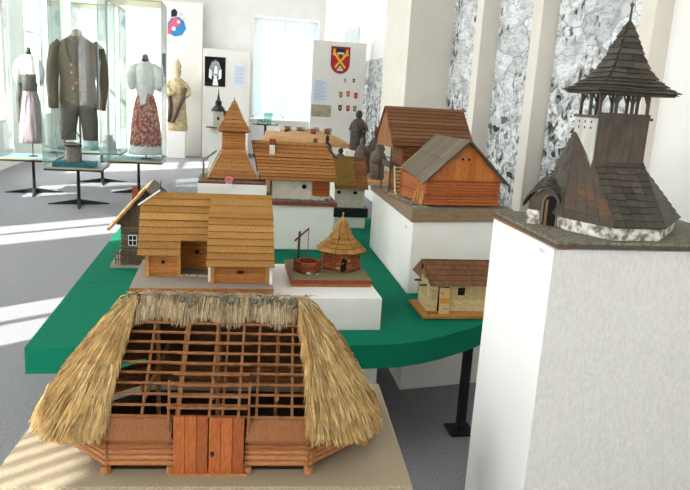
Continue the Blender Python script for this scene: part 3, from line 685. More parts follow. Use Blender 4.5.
for i in range(13):
    ya = -.08 + .39 * i / 13; yb = ya + .39 / 13 - .001; zf = lambda y_: .335 + (rg - .345) * (1 - abs(y_ - dp / 2) / .235)
    m_.hexa([(-.048, ya, .31), (-.048, yb, .31), (-.048, yb, zf(yb)), (-.048, ya, zf(ya))], [(-.042, ya, .31), (-.042, yb, .31), (-.042, yb, zf(yb)), (-.042, ya, zf(ya))])
m_.build('gable_boards', 'brownroof', rb)
MB().hexa([(w_, 0, wt), (w_, dp, wt), (w_, dp / 2, rg - .02)], [(w_ + .006, 0, wt), (w_ + .006, dp, wt), (w_ + .006, dp / 2, rg - .02)]).build('gable_wall', 'brownroof', rb)
bc = bl(-.03, .04, .03, .22, .17, .18).build('balcony_floor', 'darkwood', rb)
m_ = MB()
for z in (.205, .235): m_.tube((-.026, .03, z), (-.026, .22, z), .004)
m_.box(-.03, -.024, .03, .22, .18, .212); m_.build('balcony_rail', 'darkwood', rb)
for y_ in (.025, .215): MB().tube((-.026, y_, 0), (-.026, y_, .345), .005).build('balcony_post', 'darkwood', rb)
stt = MB().tube((-.02, -.11, .0), (-.012, -.02, .19), .006).tube((.04, -.11, .0), (.048, -.02, .19), .006)
for k in range(8):
    f_ = (k + .6) / 8; c = V((-.02, -.11, 0)).lerp(V((-.012, -.02, .19)), f_); stt.box(c.x, c.x + .06, c.y - .008, c.y + .008, c.z - .002, c.z + .002)
stt.build('ladder_stairs', 'paleplank', rb)
bl(.13, .20, -.014, -.008, .02, .16).build('doorway', 'dark', rb)
m_ = MB().box(.004, .05, -.045, -.03, .004, .012)
m_.build('threshold', 'honeypost', rb)

# ------------------------------------------------------------------ dark shingled church on the big plinth
cb = MB().prism([(1.298, 2.396), (2.26, 2.396), (2.26, 3.10), (1.318, 3.10)], 1.158, 1.181).build('model_base_board', 'darkwood', None); tag(cb, 'dark-edged gravel base board under the shingled church', 'base board')
MB().prism([(1.296, 2.394), (2.257, 2.394), (2.257, 3.097), (1.316, 3.097)], 1.175, 1.185).build('gravel_ground', 'modelground', cb)
for x in (1.31, 2.1): bl(x, x + .06, 2.405, 3.09, 1.15, 1.158).build('base_runner', 'baseedge', cb)
m_ = MB()
for k in range(110): m_.ball((rnd.uniform(1.29, 1.50), rnd.uniform(2.40, 3.05), 1.185), rnd.uniform(.003, .006), n=6, k=4)
m_.build('gravel_stones', 'modelground', cb)['kind'] = 'stuff'
cb.location = (0, 0, 0.3060); cb.scale = (0.82,) * 3
ch = thing('church_model', 'dark shingled church model with open belfry and whitewashed stone wall', 'model building', (0, 0, 1.2777)); ch.scale = (0.82,) * 3
WP = [(1.450, 2.635), (1.555, 2.425), (1.775, 2.435), (2.03, 2.70), (2.03, 2.88), (1.80, 3.05), (1.58, 3.05), (1.455, 2.88)]
MB().prism(WP, 0, .086).build('stone_wall', 'stone', ch, bevel=.006)
def scalep(ps, c, k): return [(c[0] + (p[0] - c[0]) * k, c[1] + (p[1] - c[1]) * k) for p in ps]
tc_ = (1.672, 2.73); EV = scalep(WP, (1.73, 2.74), 1.055)
tx0, tx1, ty0, ty1 = 1.530, 1.765, 2.62, 2.79
TT = [(tx0, ty1 - .02, .425), (tx0, ty0, .305), (tx1, ty0, .305), (tx1, ty0 + .07, .33), (tx1, ty1, .35), (tx1, ty1, .35), (tx0, ty1, .43), (tx0, ty1, .43)]
MB().rings([[(p[0], p[1], .055) for p in EV], [(p[0], p[1], p[2] - .01) for p in TT]]).build('roof_core', 'darkwood', ch)
for i in range(8):
    j = (i + 1) % 8; a, b = EV[i], EV[j]; c, d = TT[j], TT[i]
    m_ = MB(); shingles(m_, (*a, .057), (*b, .057), c, d, 10, 4 if i != 1 else 5, .0042, jit=.10)
    nm = m_.build('roof_slope', 'redshingle' if i == 0 else 'darkshingle', ch)
    if i == 0: nm['label'] = 'roof slope with worn reddish shingles'
for i in (1, 2): MB().tube((*EV[i], .066), (TT[i][0], TT[i][1], TT[i][2] + .004), .0045, .0035, 6).build('hip_ridge', 'darkwood', ch)
ZT0, ZG, ZE = .22, .487, .594
tw = MB()
for i in range(7):
    xa = tx0 + (tx1 - tx0) * i / 7; tw.box(xa + .0006, xa + (tx1 - tx0) / 7 - .0006, ty0 - .006, ty0, ZT0, ZG)
tw.build('tower_front', 'darkwood', ch)
bl(tx0, tx1, ty0, ty1, ZT0, ZG).build('tower_body', 'darkwood', ch)
lf = bl(tx0 - .007, tx0, ty0 - .006, ty1, ZT0, ZG).build('tower_side', mat('weathered_pale_boards', '#a9a6a0', '#bab7b0', 30, (1, 1, .2)), ch); lf['label'] = 'pale painted tower side'
m_ = MB()
for k in range(3):
    for z in (.435, .46): m_.box(tx0 - .009, tx0 - .007, ty0 + .03 + k * .05, ty0 + .037 + k * .05, z, z + .009)
m_.build('small_slots', 'dark', lf)
bl(tx0 - .012, tx1 + .012, ty0 - .012, ty1 + .012, ZG - .006, ZG + .006).build('belfry_floor', 'darkwood', ch)
xs = [tx0 + .008 + (tx1 - tx0 - .016) * k / 3 for k in range(4)]; ys = [ty0 + .008 + (ty1 - ty0 - .016) * k / 2 for k in range(3)]
posts = {(x, y_) for x in xs for y_ in (ys[0], ys[2])} | {(x, y_) for y_ in ys for x in (xs[0], xs[3])}
for x, y_ in sorted(posts):
    pb = bl(x - .0055, x + .0055, y_ - .0055, y_ + .0055, ZG + .006, ZE + .01).build('belfry_post', 'darkwood', ch)
for y_ in (ys[0], ys[2]):
    for a, b in zip(xs, xs[1:]):
        for p, q in ((a, 1), (b, -1)): MB().tube((p, y_, ZG + .052), (p + q * .026, y_, ZE), .0042, .0042, 4).build('belfry_brace', 'darkwood', ch)
for x in (xs[0], xs[3]):
    for a, b in zip(ys, ys[1:]):
        for p, q in ((a, 1), (b, -1)): MB().tube((x, p, ZG + .052), (x, p + q * .018, ZE), .0042, .0042, 4).build('belfry_brace', 'darkwood', ch)
m_ = MB().box(tx0 - .004, tx1 + .004, ty0 - .003, ty0 + .010, ZG + .006, ZG + .02)
for k in range(12): m_.ball((tx0 + .015 + k * .018, ty0 - .006, ZG - .02), .004, .003, .004, 6, 4)
m_.build('belfry_rail', 'darkwood', ch)
# flared four-sided spire
cx, cy = 1.668, 2.71
lev = [(.188, .592), (.150, .616), (.113, .648), (.082, .692), (.057, .750), (.032, .820), (.004, .888)]
yr = .80
sq = lambda h, z: [(cx - h, cy - h * yr, z), (cx + h, cy - h * yr, z), (cx + h, cy + h * yr, z), (cx - h, cy + h * yr, z)]
MB().rings([sq(h - .004, z - .004) for h, z in lev]).build('spire_core', 'darkwood', ch)
rows = [2, 2, 2, 2, 3, 2]
for s_ in range(4):
    m_ = MB()
    for k in range(6):
        a = sq(*lev[k]); b = sq(*lev[k + 1]); i, j = s_, (s_ + 1) % 4
        shingles(m_, a[i], a[j], b[j], b[i], rows[k], max(1, 5 - k), .004, jit=.04)
    m_.build('spire_slope', 'darkshingle', ch)
MB().tube((cx, cy, .87), (cx, cy, .945), .006, .004, 8).ball((cx, cy, .952), .009, n=10).tube((cx, cy, .96), (cx, cy, .972), .002, .001, 6).build('spire_finial', 'darkwood', ch)
bl(cx - .172, cx + .172, cy - .136, cy + .136, .582, .591).build('eave_soffit', 'darkwood', ch)
# barrel-roofed porch on the left; its own axes: q = along the front, d = back towards the church
PM = Matrix.Translation((1.402, 2.735, 0)) @ Matrix.Rotation(R(-43), 4, 'Z')
def pl(q, d, z): return PM @ V((q, d, z))
def barrel(a, d): k_ = .082 if a < pi / 2 else .072; return (-k_ * cos(a) - .012 * (a < pi / 2) * abs(cos(a)), .083 + .082 * sin(a) - .006 * abs(cos(a)) + d * .30)
m_ = MB(); NA, ND, DL = 10, 5, .24
for k in range(NA):
    a, b = pi * k / NA, pi * (k + 1) / NA
    for c in range(ND):
        d0 = -.02 + DL * c / ND; d1 = d0 + DL / ND * 1.25
        qa, za = barrel(a, d0); qb, zb_ = barrel(b, d0); qc, zc = barrel(a, d1); qd, zd = barrel(b, d1)
        m_.hexa([pl(qa, d0, za + .004), pl(qb, d0, zb_ + .004), pl(qd, d1, zd - .004), pl(qc, d1, zc - .004)], [pl(qa * 1.05, d0, za + .010), pl(qb * 1.05, d0, zb_ + .010), pl(qd, d1, zd - .001), pl(qc, d1, zc - .001)])
m_.build('porch_roof', 'darkshingle', ch)
ins = [(-.078, .002), (.062, .002), (.062, .075)] + [(-barrel(pi * k / 8, 0)[0] * -.9, barrel(pi * k / 8, 0)[1] - .004) for k in range(7, 0, -1)] + [(-.078, .075)]
MB().hexa([pl(p[0], .012, p[1]) for p in ins], [pl(p[0], .16, p[1]) for p in ins]).build('porch_wall', 'darkwood', ch)
dc = .022
door = [(dc - .030, .001), (dc + .030, .001), (dc + .030, .105)] + [(dc + .030 * cos(pi * k / 8), .105 + .032 * sin(pi * k / 8)) for k in range(1, 8)] + [(dc - .030, .105)]
MB().hexa([pl(p[0], .006, p[1]) for p in door], [pl(p[0], .011, p[1]) for p in door]).build('doorway', 'dark', ch)
fr = [pl(dc + .033, .004, 0), pl(dc + .033, .004, .105)] + [pl(dc + .033 * cos(pi * k / 8), .004, .105 + .035 * sin(pi * k / 8)) for k in range(1, 9)] + [pl(dc - .033, .004, 0)]
MB().path(fr, .005, 6).build('door_frame', 'greyroof', ch)
MB().box(dc - .022, dc - .010, .002, .005, .002, .115, PM).build('door_leaf', mat('worn_door_board', '#6e5238', rough=.7), ch)
MB().box(-.078, dc - .040, .0, .012, 0, .062, PM).build('porch_plinth', 'stone', ch)
MB().box(dc + .040, .066, .0, .05, 0, .080, PM).build('porch_cheek', 'stone', ch)

# ------------------------------------------------------------------ wooden bell tower
bt = thing('bell_tower_model', 'honey-coloured wooden bell tower model with pyramid cap and sloping skirt', 'model building', (.062, 4.79, 1.06))
bl(-.235, .225, -.165, .215, 0, .014).build('base_board', 'redbase', bt); bl(-.225, .215, -.155, .205, .014, .024).build('ground_cover', 'mossground', bt)
k0, k1 = .172, .078
bs = lambda h, z, q=1: [(-h, -h * q, z), (h, -h * q, z), (h, h * q, z), (-h, h * q, z)]
MB().rings([bs(k0 - .004, .03, .8), bs(k1 - .004, .215)]).build('skirt_core', 'honeylog', bt)
A_, B_ = bs(k0, .034, .8), bs(k1, .22)
for s_ in range(4):
    i, j = s_, (s_ + 1) % 4; m_ = MB(); shingles(m_, A_[i], A_[j], B_[j], B_[i], 7, 1, .004); m_.build('skirt_slope', 'orangeroof', bt)
for i in (0, 1): MB().tube((A_[i][0], A_[i][1], .04), (B_[i][0], B_[i][1], .226), .004, .003, 6).build('corner_lath', 'plaster', bt)
m_ = MB()
for k in range(9): m_.box(-.165 + k * .037, -.165 + k * .037 + .03, -.138, -.132, .024, .034)
m_.build('stone_footing', 'darkwood', bt)
logs = MB(); kb = .074
for a, b in (((-kb, -kb), (kb, -kb)), ((kb, -kb), (kb, kb)), ((kb, kb), (-kb, kb)), ((-kb, kb), (-kb, -kb))): logwall(logs, a, b, .215, .37, 9, ext=.002)
logs.build('tower_walls', 'honeylog', bt)
bl(-.088, .088, -.088, .088, .212, .222).build('string_course', 'honeypost', bt)
m_ = MB(); E_, F_ = bs(.110, .352), bs(.003, .562)
for s_ in range(4):
    i, j = s_, (s_ + 1) % 4; G_ = bs(.064, .43); shingles(m_, E_[i], E_[j], G_[j], G_[i], 3, 1, .004); shingles(m_, G_[i], G_[j], F_[j], F_[i], 4, 1, .004)
m_.build('pyramid_roof', 'orangeroof', bt); bl(-.10, .10, -.10, .10, .346, .354).build('eave_soffit', 'darkwood', bt)
MB().tube((0, 0, .555), (0, 0, .585), .004, .002, 6).build('roof_finial', 'black', bt)
m_ = MB(); shingles(m_, (-.215, .12, .125), (-.215, -.06, .125), (-.115, -.06, .205), (-.115, .12, .205), 3, 1, .003); m_.build('side_awning', 'greywood', bt)
for y_ in (-.05, .11): MB().tube((-.205, y_, .02), (-.205, y_, .13), .004).build('awning_post', 'greywood', bt)
pf = thing('pink_paper_flower', 'crumpled pink paper flower on the front edge of the bell tower base', 'paper flower', (.035, 4.617, 1.085))
m_ = MB()
for k in range(9): a = k * 2.4; m_.ball((.018 * cos(a), -.012 + .004 * sin(a * 2), .006 + .014 * sin(a)), .014, .008, .012, 7, 5)
m_.build('petals', 'pink', pf); bl(-.02, .022, -.004, -.001, -.06, -.004).build('paper_tag', 'paper', pf)

# ------------------------------------------------------------------ long white-walled house with orange roof
lh = thing('long_house_model', 'long white-walled house model with orange shingle roof and one chimney', 'model building', (0, 0, .925))
bl(.31, .792, 4.615, 5.06, 0, .026).build('base_board', 'redbase', lh); bl(.315, .787, 4.62, 5.05, .026, .032).build('ground_cover', 'modelground', lh)
bl(.335, .625, 4.70, 5.00, .032, .19).build('plaster_wall', 'plaster', lh)
ZB = .032
for a, b in (((.625, 4.70), (.735, 4.70)), ((.735, 4.70), (.735, 5.0)), ((.625, 5.0), (.735, 5.0)), ((.625, 4.70), (.625, 5.0))): logwall(MB(), a, b, .05, .19, 9, ext=.010).build('log_wall', 'barnlog', lh)
m_ = MB()
for k in range(40): m_.ball((.615 + .13 * (k % 13) / 12, 4.69 + rnd.uniform(-.008, .004), .036 + .009 * (k // 13)), .0075, n=6, k=4)
m_.build('stone_footing', 'stone', lh)
wn = MB().tube((.56, 4.699, .125), (.56, 4.692, .125), .017, .017, 12).build('round_window', 'dark', lh)
m_ = MB()
for k in range(60): m_.ball((rnd.uniform(.33, .62), rnd.uniform(4.63, 4.69), .034), rnd.uniform(.003, .008), n=6, k=4)
m_.build('gravel_stones', 'modelground', lh)['kind'] = 'stuff'
m_ = MB(); shingles(m_, (.245, 4.615, .172), (.785, 4.615, .172), (.765, 4.735, .318), (.212, 4.735, .318), 7, 1, .006)
shingles(m_, (.212, 4.735, .318), (.765, 4.735, .318), (.715, 4.85, .425), (.185, 4.85, .425), 4, 1, .006); m_.build('front_roof', 'orangeroof', lh)
m_ = MB(); shingles(m_, (.785, 5.085, .172), (.245, 5.085, .172), (.185, 4.85, .425), (.715, 4.85, .425), 11, 1, .006); m_.build('back_roof', 'orangeroof', lh)
m_ = MB(); shingles(m_, (.80, 4.735, .315), (.80, 4.965, .315), (.715, 4.855, .428), (.715, 4.845, .428), 4, 1, .005); m_.build('hip_roof', 'orangeroof', lh)
MB().hexa([(.745, 4.63, .185), (.745, 5.07, .185), (.745, 4.95, .32), (.745, 4.75, .32)], [(.752, 4.63, .185), (.752, 5.07, .185), (.752, 4.95, .32), (.752, 4.75, .32)]).build('gable_wall', 'darkwood', lh)
MB().hexa([(.258, 4.63, .185), (.258, 5.07, .185), (.20, 4.85, .418)], [(.265, 4.63, .185), (.265, 5.07, .185), (.207, 4.85, .418)]).build('gable_wall', 'darkwood', lh)
cm = bl(.312, .348, 4.745, 4.79, .28, .405).build('chimney', 'plaster', lh); bl(.309, .351, 4.742, 4.793, .405, .445).build('chimney_cap', 'redbase', cm)

# ------------------------------------------------------------------ small white house with mossy roof
sm = thing('white_house_model', 'small white house model with yellow mossy thatch patch on brown roof', 'model building', (0, 0, .70))
bl(.905, 1.20, 5.45, 5.86, 0, .075).build('dark_base', 'black', sm)
bl(.915, 1.17, 5.50, 5.80, .075, .25).build('plaster_wall', 'plaster', sm)
for x in (.935, 1.075): bl(x, x + .03, 5.494, 5.50, .19, .214).build('window_opening', 'dark', sm)
m_ = MB(); shingles(m_, (.905, 5.45, .235), (1.19, 5.45, .235), (1.19, 5.65, .482), (.905, 5.65, .482), 9, 6, .005); m_.build('front_roof', 'brownroof', sm)
m_ = MB(); shingles(m_, (1.19, 5.85, .235), (.905, 5.85, .235), (.905, 5.65, .482), (1.19, 5.65, .482), 9, 6, .005); m_.build('back_roof', 'brownroof', sm)
n_ = V((0, -.78, .62)) * .016
MB().hexa([V((.907, 5.462, .25)), V((1.085, 5.462, .25)), V((1.085, 5.64, .47)), V((.907, 5.64, .47))], [V((.907, 5.462, .25)) + n_, V((1.085, 5.462, .25)) + n_, V((1.085, 5.64, .47)) + n_, V((.907, 5.64, .47)) + n_]).build('thatch_patch', 'mossroof', sm)
bl(.90, 1.195, 5.635, 5.665, .476, .492).build('ridge_cap', 'greywood', sm)
for x in (.917, 1.163): MB().hexa([(x, 5.50, .25), (x, 5.80, .25), (x, 5.65, .465)], [(x + .006, 5.50, .25), (x + .006, 5.80, .25), (x + .006, 5.65, .465)]).build('gable_wall', 'plaster', sm)

# ------------------------------------------------------------------ grey weathered cottage on the left
gh = thing('cottage_model', 'grey weathered cottage model with picket fence and small chimney at left table edge', 'model building', (-.635, 4.09, TZ))
bl(-.03, .33, -.01, .40, 0, .018).build('base_board', 'baseboard', gh)
for a, b in (((.04, .03), (.30, .03)), ((.30, .03), (.30, .36)), ((.30, .36), (.04, .36)), ((.04, .36), (.04, .03))): logwall(MB(), a, b, .018, .27, 11, ext=.010).build('log_wall', 'greywood', gh)
m_ = MB(); cxg, ap, hw = .185, .485, .175
for i in range(12):
    xa = cxg - hw + 2 * hw * i / 12; xb = xa + 2 * hw / 12 - .001; zf = lambda x: .275 + (ap - .285) * (1 - abs(x - cxg) / hw)
    m_.hexa([(xa, .012, .262), (xb, .012, .262), (xb, .012, zf(xb)), (xa, .012, zf(xa))], [(xa, .020, .262), (xb, .020, .262), (xb, .020, zf(xb)), (xa, .020, zf(xa))])
m_.build('gable_boards', 'greywood', gh)
m_ = MB(); shingles(m_, (-.03, .42, .235), (-.03, -.05, .235), (cxg, -.05, ap), (cxg, .42, ap), 6, 1, .008); m_.build('left_roof', 'paleplank', gh)
m_ = MB(); shingles(m_, (.40, -.05, .235), (.40, .42, .235), (cxg, .42, ap), (cxg, -.05, ap), 6, 1, .008); m_.build('right_roof', 'greyroof', gh)
MB().tube((-.028, -.055, .24), (cxg, -.055, ap + .01), .007).build('barge_board', 'honeypost', gh)
bl(.085, .115, .13, .17, .36, .475).build('chimney', 'brick', gh)
wn = MB().box(.075, .125, .012, .018, .135, .20).build('window_opening', 'dark', gh)
m_ = MB()
for q in (.075, .098, .121): m_.box(q, q + .004, .008, .012, .135, .20)
for q in (.135, .166, .197): m_.box(.075, .125, .008, .012, q, q + .004)
m_.build('window_bars', 'paper', wn)
m_ = MB()
for k in range(15): m_.box(.0 + k * .015, .0 + k * .015 + .007, -.006, -.001, .018, .105)
for z in (.045, .085): m_.box(-.004, .23, -.001, .003, z, z + .008)
m_.build('picket_fence', 'greywood', gh)

# ------------------------------------------------------------------ costume cases
def star_stand(mb, z1, n=4, r=.30, rot=.35):
    mb.tube((0, 0, .03), (0, 0, z1), .024, .020, 12)
    for k in range(n):
        a = rot + 2 * pi * k / n; d = V((cos(a), sin(a), 0)); s2 = V((-sin(a), cos(a), 0))
        mb.hexa([d * r - s2 * .012, d * r + s2 * .012, s2 * .03, -s2 * .03], [d * r - s2 * .008 + V((0, 0, .012)), d * r + s2 * .008 + V((0, 0, .012)), s2 * .026 + V((0, 0, .075)), -s2 * .026 + V((0, 0, .075))])
def case(label, x, y_, w_, rot=0, top=2.85):
    t = thing('glass_display_case', label, 'display case', (x, y_, 0), rot, 'glass costume cases')
    h = w_ / 2; z0 = .53
    m_ = MB(); star_stand(m_, z0 - .03, r=.40, rot=.2); m_.build('pedestal_stand', 'black', t)
    bl(-h, h, -h, h, z0 - .03, z0 - .005).build('bottom_plate', 'black', t); bl(-h - .006, h + .006, -h - .006, h + .006, z0 - .005, z0 + .012).build('bottom_rim', 'rim', t)
    bl(-h + .012, h - .012, -h + .012, h - .012, z0 + .012, z0 + .013).build('case_floor', 'casefloor', t)
    for nm, b in (('front', (-h, h, -h, -h + .006)), ('back', (-h, h, h - .006, h)), ('left', (-h, -h + .006, -h + .006, h - .006)), ('right', (h - .006, h, -h + .006, h - .006))):
        bl(*b, z0 + .012, top).build('glass_pane', 'glass', t)
    for sx in (-1, 1):
        for sy in (-1, 1): bl(sx * h - .005, sx * h + .005, sy * h - .005, sy * h + .005, z0 + .012, top).build('glass_edge', 'glassedge', t)
    bl(-h - .008, h + .008, -h - .008, h + .008, top, top + .022).build('case_top', 'rim', t)
    return t
case('glass case nearest of the group, holding the brown man\'s suit and bucket', -1.985, 9.75, .72)
case('leftmost glass case, holding the white blouse and faded skirt', -2.80, 10.65, .72)
case('rightmost glass case, holding the red skirt costume', -1.325, 10.95, .78)
case('glass case standing behind the brown suit case, holding low objects', -2.05, 12.0, .72)

def cloth_form(mb, prof, c=(0, 0), sx=1, sy=.62, n=28, folds=0, amp=0.):
    return mb.lathe(prof, c, n, sx, sy, (lambda a, z: 1 + amp * sin(folds * a + 3 * z)) if folds else None)
def limb(mb, pts, rad, n=12):
    rs = []
    for k, (p, r_) in enumerate(zip(pts, rad)):
        d = (V(pts[min(k + 1, len(pts) - 1)]) - V(pts[max(k - 1, 0)])).normalized(); a_ = V((1, 0, 0)) if abs(d.x) < .8 else V((0, 1, 0)); e1 = (a_ - d * a_.dot(d)).normalized(); e2 = d.cross(e1)
        rs.append([V(p) + e1 * (r_ * cos(2 * pi * i / n)) + e2 * (r_ * sin(2 * pi * i / n)) for i in range(n)])
    return mb.rings(rs)
# man's suit
CZ = .544
mn = thing('costume_mannequin', 'headless mannequin in a brown jacket and trousers with a leather pouch belt', 'mannequin', (-1.97, 9.83, CZ), 0, 'costume mannequins')
MB().tube((0, .05, 0), (0, .05, .9), .012).lathe([(.11, 0), (.11, .012), (.02, .02)], (0, .05)).build('support_pole', 'black', mn)
j = MB(); cloth_form(j, [(.245, .78), (.25, .86), (.235, 1.0), (.225, 1.1), (.245, 1.25), (.262, 1.42), (.255, 1.52), (.20, 1.6), (.10, 1.66), (.075, 1.69)], sy=.55, n=28)
j.build('jacket', 'brownsuit', mn, smooth=True)
for s_ in (-1, 1):
    sl_ = MB(); limb(sl_, [(s_ * .20, 0, 1.57), (s_ * .27, -.01, 1.50), (s_ * .31, -.01, 1.3), (s_ * .325, -.03, 1.08), (s_ * .31, -.08, .86), (s_ * .30, -.10, .74)], [.07, .085, .085, .08, .07, .068]); sl_.build('sleeve', 'brownsuit', mn, smooth=True)
    MB().hexa([(s_ * .02, -.148, 1.25), (s_ * .10, -.142, 1.45), (s_ * .13, -.11, 1.6), (s_ * .05, -.11, 1.62)], [(s_ * .02, -.158, 1.25), (s_ * .10, -.152, 1.45), (s_ * .13, -.12, 1.61), (s_ * .05, -.12, 1.63)]).build('lapel', 'vest', mn)
    tr = MB(); limb(tr, [(s_ * .09, 0, .86), (s_ * .12, 0, .7), (s_ * .14, 0, .55), (s_ * .145, .0, .42), (s_ * .145, 0, .33)], [.125, .125, .115, .105, .10]); tr.build('trouser_leg', 'greysuit', mn, smooth=True)
MB().lathe([(.078, 1.66), (.065, 1.73), (.02, 1.75)], sy=.9, n=16).build('neck_block', 'skin', mn, smooth=True)
MB().hexa([(-.09, -.15, .98), (.13, -.15, .96), (.15, -.15, 1.12), (-.06, -.15, 1.14)], [(-.09, -.185, .98), (.13, -.185, .96), (.15, -.175, 1.12), (-.06, -.175, 1.14)]).build('leather_pouch', 'leather', mn, bevel=.01)
m_ = MB()
for x, z in ((-.03, 1.0), (.08, 1.0), (.02, 1.07), (-.05, 1.2), (-.05, 1.3), (.06, 1.2), (.06, 1.3), (.10, 1.08)): m_.ball((x, -.19 if z < 1.15 else -.155, z), .015, .008, .015, 8, 5)
m_.build('brass_buttons', 'brass', mn); mn.scale = (1, 1, 1.03)
bk = thing('wooden_bucket', 'small weathered wooden bucket with bent handle in front of the brown suit', 'bucket', (-2.0, 9.55, CZ + .07))
MB().lathe([(.085, 0), (.09, .03), (.108, .25), (.10, .25), (.085, .04)], n=20).build('bucket_body', 'bucket', bk)
MB().path([(.104 * cos(t), 0, .245 + .16 * sin(t)) for t in [pi * k / 12 for k in range(13)]], .008).build('bucket_handle', 'black', bk)
MB().lathe([(.108, .20), (.112, .205), (.112, .225), (.108, .23)], n=20).build('bucket_hoop', 'black', bk)
tag(bl(-2.25, -1.72, 9.46, 9.72, CZ, CZ + .07).build('display_block', 'teal', None), 'teal block under the weathered bucket in the nearest case', 'block')
def woman(label, x, y_, skirt, vest, hem):
    t = thing('costume_mannequin', label, 'mannequin', (x, y_, CZ), 0, 'costume mannequins')
    MB().tube((0, .02, 0), (0, .02, .9), .012).lathe([(.10, 0), (.10, .012), (.02, .02)], (0, .02)).build('support_pole', 'black', t)
    k = MB(); cloth_form(k, [(.285, .22), (.28, .3), (.25, .6), (.20, .9), (.15, 1.05), (.13, 1.10)], sy=.8, n=56, folds=14, amp=.035); k.build('skirt', skirt, t, smooth=True)
    if hem:
        k = MB(); cloth_form(k, [(.30, .08), (.29, .14), (.282, .24), (.27, .24), (.27, .08)], sy=.8, n=60, folds=20, amp=.05); k.build('lace_hem', 'blouse', t, smooth=True)
    k = MB(); cloth_form(k, [(.135, 1.04), (.16, 1.12), (.19, 1.28), (.20, 1.42), (.17, 1.52), (.09, 1.6), (.06, 1.64)], sy=.72, n=32, folds=9, amp=.03); k.build('blouse', 'blouse', t, smooth=True)
    for s_ in (-1, 1):
        k = MB(); limb(k, [(s_ * .12, 0, 1.53), (s_ * .20, -.01, 1.47), (s_ * .255, -.02, 1.34), (s_ * .245, -.04, 1.22), (s_ * .22, -.06, 1.15)], [.06, .09, .105, .085, .05]); k.build('puff_sleeve', 'blouse', t, smooth=True)
    if vest:
        k = MB(); cloth_form(k, [(.15, 1.02), (.17, 1.1), (.185, 1.25), (.19, 1.3)], sy=.8, n=24); k.build('vest', 'vest', t, smooth=True)
        for s_ in (-1,): k = MB(); limb(k, [(s_ * .20, -.03, 1.16), (s_ * .24, -.06, .9), (s_ * .23, -.05, .6), (s_ * .22, -.04, .45)], [.05, .06, .055, .05]); k.build('hanging_sleeve', 'vest', t, smooth=True)
    else:
        k = MB(); k.hexa([(-.10, -.16, 1.15), (.06, -.16, 1.12), (.02, -.20, .92), (-.07, -.2, .90)], [(-.10, -.175, 1.15), (.06, -.175, 1.12), (.02, -.215, .92), (-.07, -.215, .90)]); k.build('scarf_end', 'blouse', t, bevel=.01)
    k = MB().lathe([(.068, 1.60), (.072, 1.62), (.066, 1.645)], n=18); k.build('neck_ribbon', 'black', t)
    MB().lathe([(.055, 1.63), (.05, 1.7), (.02, 1.72)], n=14).build('neck_block', 'vest', t, smooth=True)
    return t
w2 = woman('headless mannequin in a white blouse and red floral skirt with lace hem', -1.21, 10.93, 'redskirt', False, True)
w2.scale = (.84, .9, .92)
w1 = woman('headless mannequin in a white blouse, grey vest and faded striped skirt', -2.80, 10.65, 'pinkskirt', True, False)
w1.scale = (.62, .8, .91)
for i, (x, y_, hh, lb, m_) in enumerate(((-2.20, 12.0, .34, 'pale jug-shaped vessel standing in the rear glass case', 'palegrey'), (-1.92, 11.95, .26, 'grey pot standing in the rear glass case beside the jug', 'grey'))):
    o = MB().lathe([(.06, 0), (.11, hh * .3), (.10, hh * .6), (.05, hh * .8), (.07, hh)], n=18).build('pottery_vessel', m_, None, smooth=True); o.location = (x, y_, CZ); tag(o, lb, 'pot')

# ------------------------------------------------------------------ far end: panels, statue, little tables
def panel(label, x0, x1, y_, z0, z1, legs=False):
    o = bl(x0, x1, y_, y_ + .12, z0, z1).build('exhibition_panel', 'panel', None, bevel=.004); return tag(o, label, 'display panel', 'exhibition panels')
panel('tall cream exhibition panel with the blue and rose emblem, behind the saint statue', -2.05, -.565, 17.12, 0, 3.62)
panel('lower cream exhibition panel with the framed photograph, left of the far window', -.55, .575, 16.95, 0, 2.59)
panel('cream exhibition panel with the red coat of arms, right of the far window', 1.42, 2.32, 11.5, .55, 2.56)
bl(1.44, 1.48, 11.53, 11.59, 0, .55).build('panel_foot', 'grey', bpy.data.objects['exhibition_panel.002']); bl(2.26, 2.30, 11.53, 11.59, 0, .55).build('panel_foot', 'grey', bpy.data.objects['exhibition_panel.002'])
# emblem on the tall panel
em = thing('emblem_print', 'blue and rose painted emblem with grey crest on the tall panel', 'emblem', (-1.17, 17.118, 3.12))
def flat(mb, pts, d=.004): return mb.hexa([(p[0], -d, p[1]) for p in pts], [(p[0], 0, p[1]) for p in pts])
flat(MB(), [(-.20, -.22), (-.05, -.30), (.12, -.26), (.22, -.10), (.17, .06), (.05, .16), (-.12, .12), (-.21, .0)]).build('blue_field', 'blue', em)
flat(MB(), [(-.19, -.02), (-.04, -.10), (.10, .0), (.08, .10), (-.06, .14)], .007).build('rose_field', 'rose', em)
flat(MB(), [(-.21, -.24), (-.13, -.26), (-.12, -.08), (-.2, -.04)], .008).build('rose_bar', 'rose', em)
MB().tube((-.07, -.008, -.12), (-.07, 0, -.12), .05, .05, 14).tube((.04, -.010, .04), (.04, 0, .04), .035, .035, 14).build('pale_rosettes', 'paper', em)
flat(MB(), [(-.13, .14), (.0, .16), (.02, .27), (-.05, .34), (-.13, .28)]).build('grey_crest', 'navy', em)
MB().tube((.10, -.006, .22), (.10, 0, .22), .05, .05, 12).tube((.17, -.006, .12), (.17, 0, .12), .035, .035, 12).build('grey_seal', 'palegrey', em)
